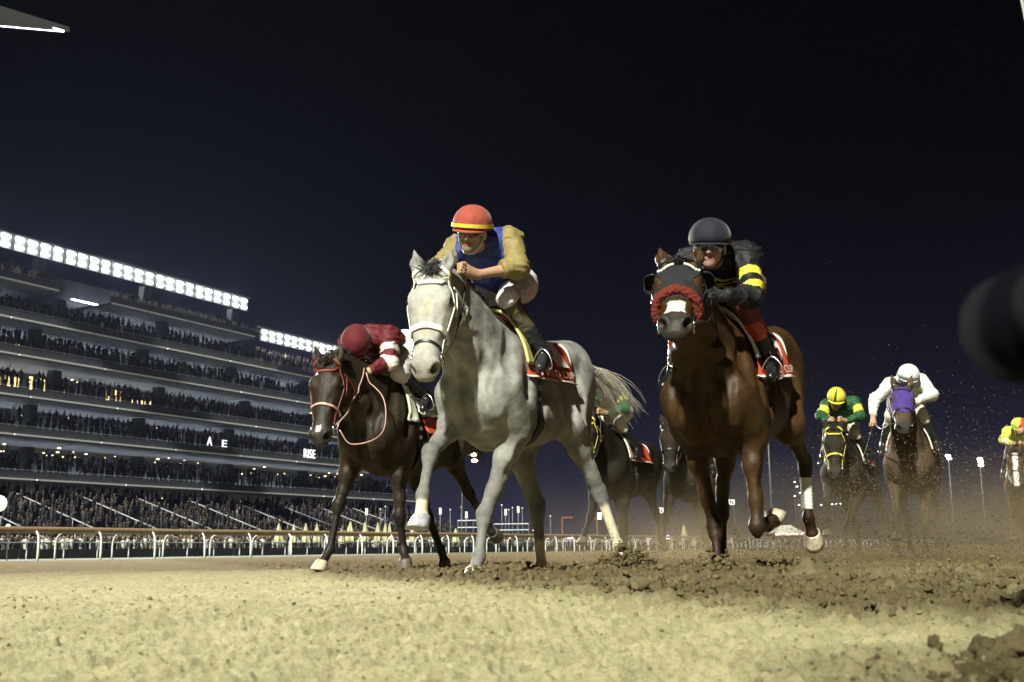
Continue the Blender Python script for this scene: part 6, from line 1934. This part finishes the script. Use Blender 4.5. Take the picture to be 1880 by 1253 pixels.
j3 = build_jockey(h3, j3_, 'jockey in lime yellow silks and cap on the white blazed bay', dict(silk=silk_plain(LIME, LIME, [(1.3, 1.7)], c3(.6, .6, .55), [(.2, .3, c3(.05, .05, .08))]), breech=flat((.62, .62, .58)), boot=boot_col((.02, .02, .02)), cap=lambda t, p: LIME, peak=LIME), h=.014, detail=True)
tack(h3, j3_)
h4 = build_horse(chaser(GREY, label='dark horse cut off by the right edge of the picture', loc=(7.72, 16.2), a=26, poll=(.84, .0, 1.62), muz=(1.08, .02, 1.10), hy=10, shear=(0, 0), legs=LEG2,
                 coat=coat_bay((.05, .03, .016), (.03, .02, .014)), hoof_mat={}, seed=16, tail_hair=MT['hair_dark'], **dust))
j4_ = jpose(0, 0, elR=(.34, -.36, 1.84), wrR=(.50, -.40, 1.74), haR=(.56, -.42, 1.72))
j4 = build_jockey(h4, j4_, 'jockey in red silks, only an arm showing at the right edge', dict(silk=silk_plain((.45, .05, .02)), breech=flat((.62, .62, .58)), boot=boot_col((.02, .02, .02)), cap=lambda t, p: c3(.4, .05, .03), peak=c3(.4, .05, .03)), h=.014, detail=False)
tack(h4, j4_); riding_whip((.56, -.42, 1.80), (.62, -.70, 1.22), 'dark whip of the red sleeved jockey at the right edge', h4['root'])

# ------------------------------------------------------------------ dirt in the air
TET = (np.array([(1, 1, 1), (-1, -1, 1), (-1, 1, -1), (1, -1, -1)], float) * .75, np.array([(0, 2, 1), (0, 1, 3), (0, 3, 2), (1, 2, 3)]))
def flying():
    r_ = np.random.default_rng(31); C = []; S = []
    def cloud(c, sx, n, s0, s1, zpow=1.0, ztop=None):
        q = r_.normal(size=(n, 3)) * np.array(sx) + np.array(c)
        q[:, 2] = np.abs(q[:, 2]); C.append(q); S.append(s0 + (s1 - s0) * r_.random(n) ** 3)
    cloud((4.1, 11.7, .30), (.85, 1.1, .55), 10000, .0018, .0095)
    cloud((3.3, 11.0, .20), (.70, 1.3, .34), 9000, .0017, .0085)
    cloud((5.3, 12.3, .35), (.9, 1.4, .55), 6000, .0018, .0090)
    cloud((4.4, 12.2, .8), (1.0, 1.2, .6), 3600, .0018, .0095)
    cloud((2.4, 9.2, .08), (.75, 1.4, .20), 8000, .0013, .0060)
    cloud((1.6, 7.7, .06), (.40, .6, .14), 7000, .0008, .0042)
    cloud((.75, 7.6, .05), (.22, .3, .14), 4500, .0008, .0050)
    cloud((1.2, 11.5, .4), (.8, 1.2, .5), 3500, .0010, .0036)
    cloud((-.3, 8.6, .05), (.5, .7, .08), 2600, .0008, .0040)
    cloud((3.6, 11.4, 1.3), (1.2, 1.6, .8), 380, .0018, .0060)
    C = np.concatenate(C); S = np.concatenate(S)
    k = (C[:, 1] > 6.2) ; C, S = C[k], S[k]
    V, Fc, col = scatter_stones(C, S, TET, 9, lambda c, r: np.tile(c3(.30, .235, .14), (len(c), 1)) * (.25 + .9 * r.random(len(c)) ** 1.6)[:, None])
    o = mesh_np('flying_dirt', V, Fc, MT['dirt'], None, False, col)
    tag(o, 'spray of dirt flung into the air by the hooves', 'dirt', kind='stuff')
flying()

# dust hanging low over the chasers' feet
def dust_cloud():
    mb = MB(); mb.box((0, 0, .5), (7.5, 8.0, 1.3)); o = mb.build('dust_cloud', None); o.location = (3.6, 11.6, .12); tag(o, 'tan dust hanging over the track behind the brown horse', 'dust', kind='stuff')
    m = bpy.data.materials.new('dust'); m.use_nodes = True; nt = m.node_tree; N, L = nt.nodes, nt.links
    N.remove(N['Principled BSDF']); v = N.new('ShaderNodeVolumePrincipled'); v.inputs['Color'].default_value = (.62, .50, .30, 1); v.inputs['Anisotropy'].default_value = .2
    tc = N.new('ShaderNodeTexCoord'); n = N.new('ShaderNodeTexNoise'); n.inputs['Scale'].default_value = 1.1; n.inputs['Detail'].default_value = 4; L.new(tc.outputs['Object'], n.inputs['Vector'])
    sp = N.new('ShaderNodeSeparateXYZ'); L.new(tc.outputs['Object'], sp.inputs[0])
    hz_ = N.new('ShaderNodeMapRange'); hz_.inputs['From Min'].default_value = -.1; hz_.inputs['From Max'].default_value = 1.05; hz_.inputs['To Min'].default_value = 1; hz_.inputs['To Max'].default_value = 0; L.new(sp.outputs['Z'], hz_.inputs['Value'])
    pw = N.new('ShaderNodeMath'); pw.operation = 'POWER'; pw.inputs[1].default_value = 2.4; L.new(hz_.outputs['Result'], pw.inputs[0])
    ln = N.new('ShaderNodeVectorMath'); ln.operation = 'MULTIPLY'; ln.inputs[1].default_value = (1 / 3.7, 1 / 3.95, 0); L.new(tc.outputs['Object'], ln.inputs[0])
    le = N.new('ShaderNodeVectorMath'); le.operation = 'LENGTH'; L.new(ln.outputs[0], le.inputs[0])
    ra = N.new('ShaderNodeMapRange'); ra.inputs['From Min'].default_value = .35; ra.inputs['From Max'].default_value = 1.0; ra.inputs['To Min'].default_value = 1; ra.inputs['To Max'].default_value = 0; L.new(le.outputs['Value'], ra.inputs['Value'])
    nr = N.new('ShaderNodeMapRange'); nr.inputs['From Min'].default_value = .38; nr.inputs['From Max'].default_value = .72; nr.inputs['To Max'].default_value = DUST; L.new(n.outputs['Fac'], nr.inputs['Value'])
    a = N.new('ShaderNodeMath'); a.operation = 'MULTIPLY'; L.new(pw.outputs[0], a.inputs[0]); L.new(nr.outputs['Result'], a.inputs[1])
    b = N.new('ShaderNodeMath'); b.operation = 'MULTIPLY'; L.new(a.outputs[0], b.inputs[0]); L.new(ra.outputs['Result'], b.inputs[1])
    L.new(b.outputs[0], v.inputs['Density']); L.new(v.outputs[0], N['Material Output'].inputs['Volume']); o.data.materials.append(m)
DUST = 1.05
dust_cloud()

# ------------------------------------------------------------------ the hazy night air
hz = MB(); hz.box((0, 95, 26.5), (330, 240, 55)); hz = hz.build('haze', None); tag(hz, 'thin floodlit haze hanging over the course', 'haze', kind='stuff')
hm_ = bpy.data.materials.new('haze'); hm_.use_nodes = True; nt = hm_.node_tree
nt.nodes.remove(nt.nodes['Principled BSDF']); pv = nt.nodes.new('ShaderNodeVolumePrincipled')
pv.inputs['Color'].default_value = (.50, .60, 1.0, 1); pv.inputs['Density'].default_value = HAZE; pv.inputs['Anisotropy'].default_value = .35
nt.links.new(pv.outputs[0], nt.nodes['Material Output'].inputs['Volume']); hz.data.materials.append(hm_)
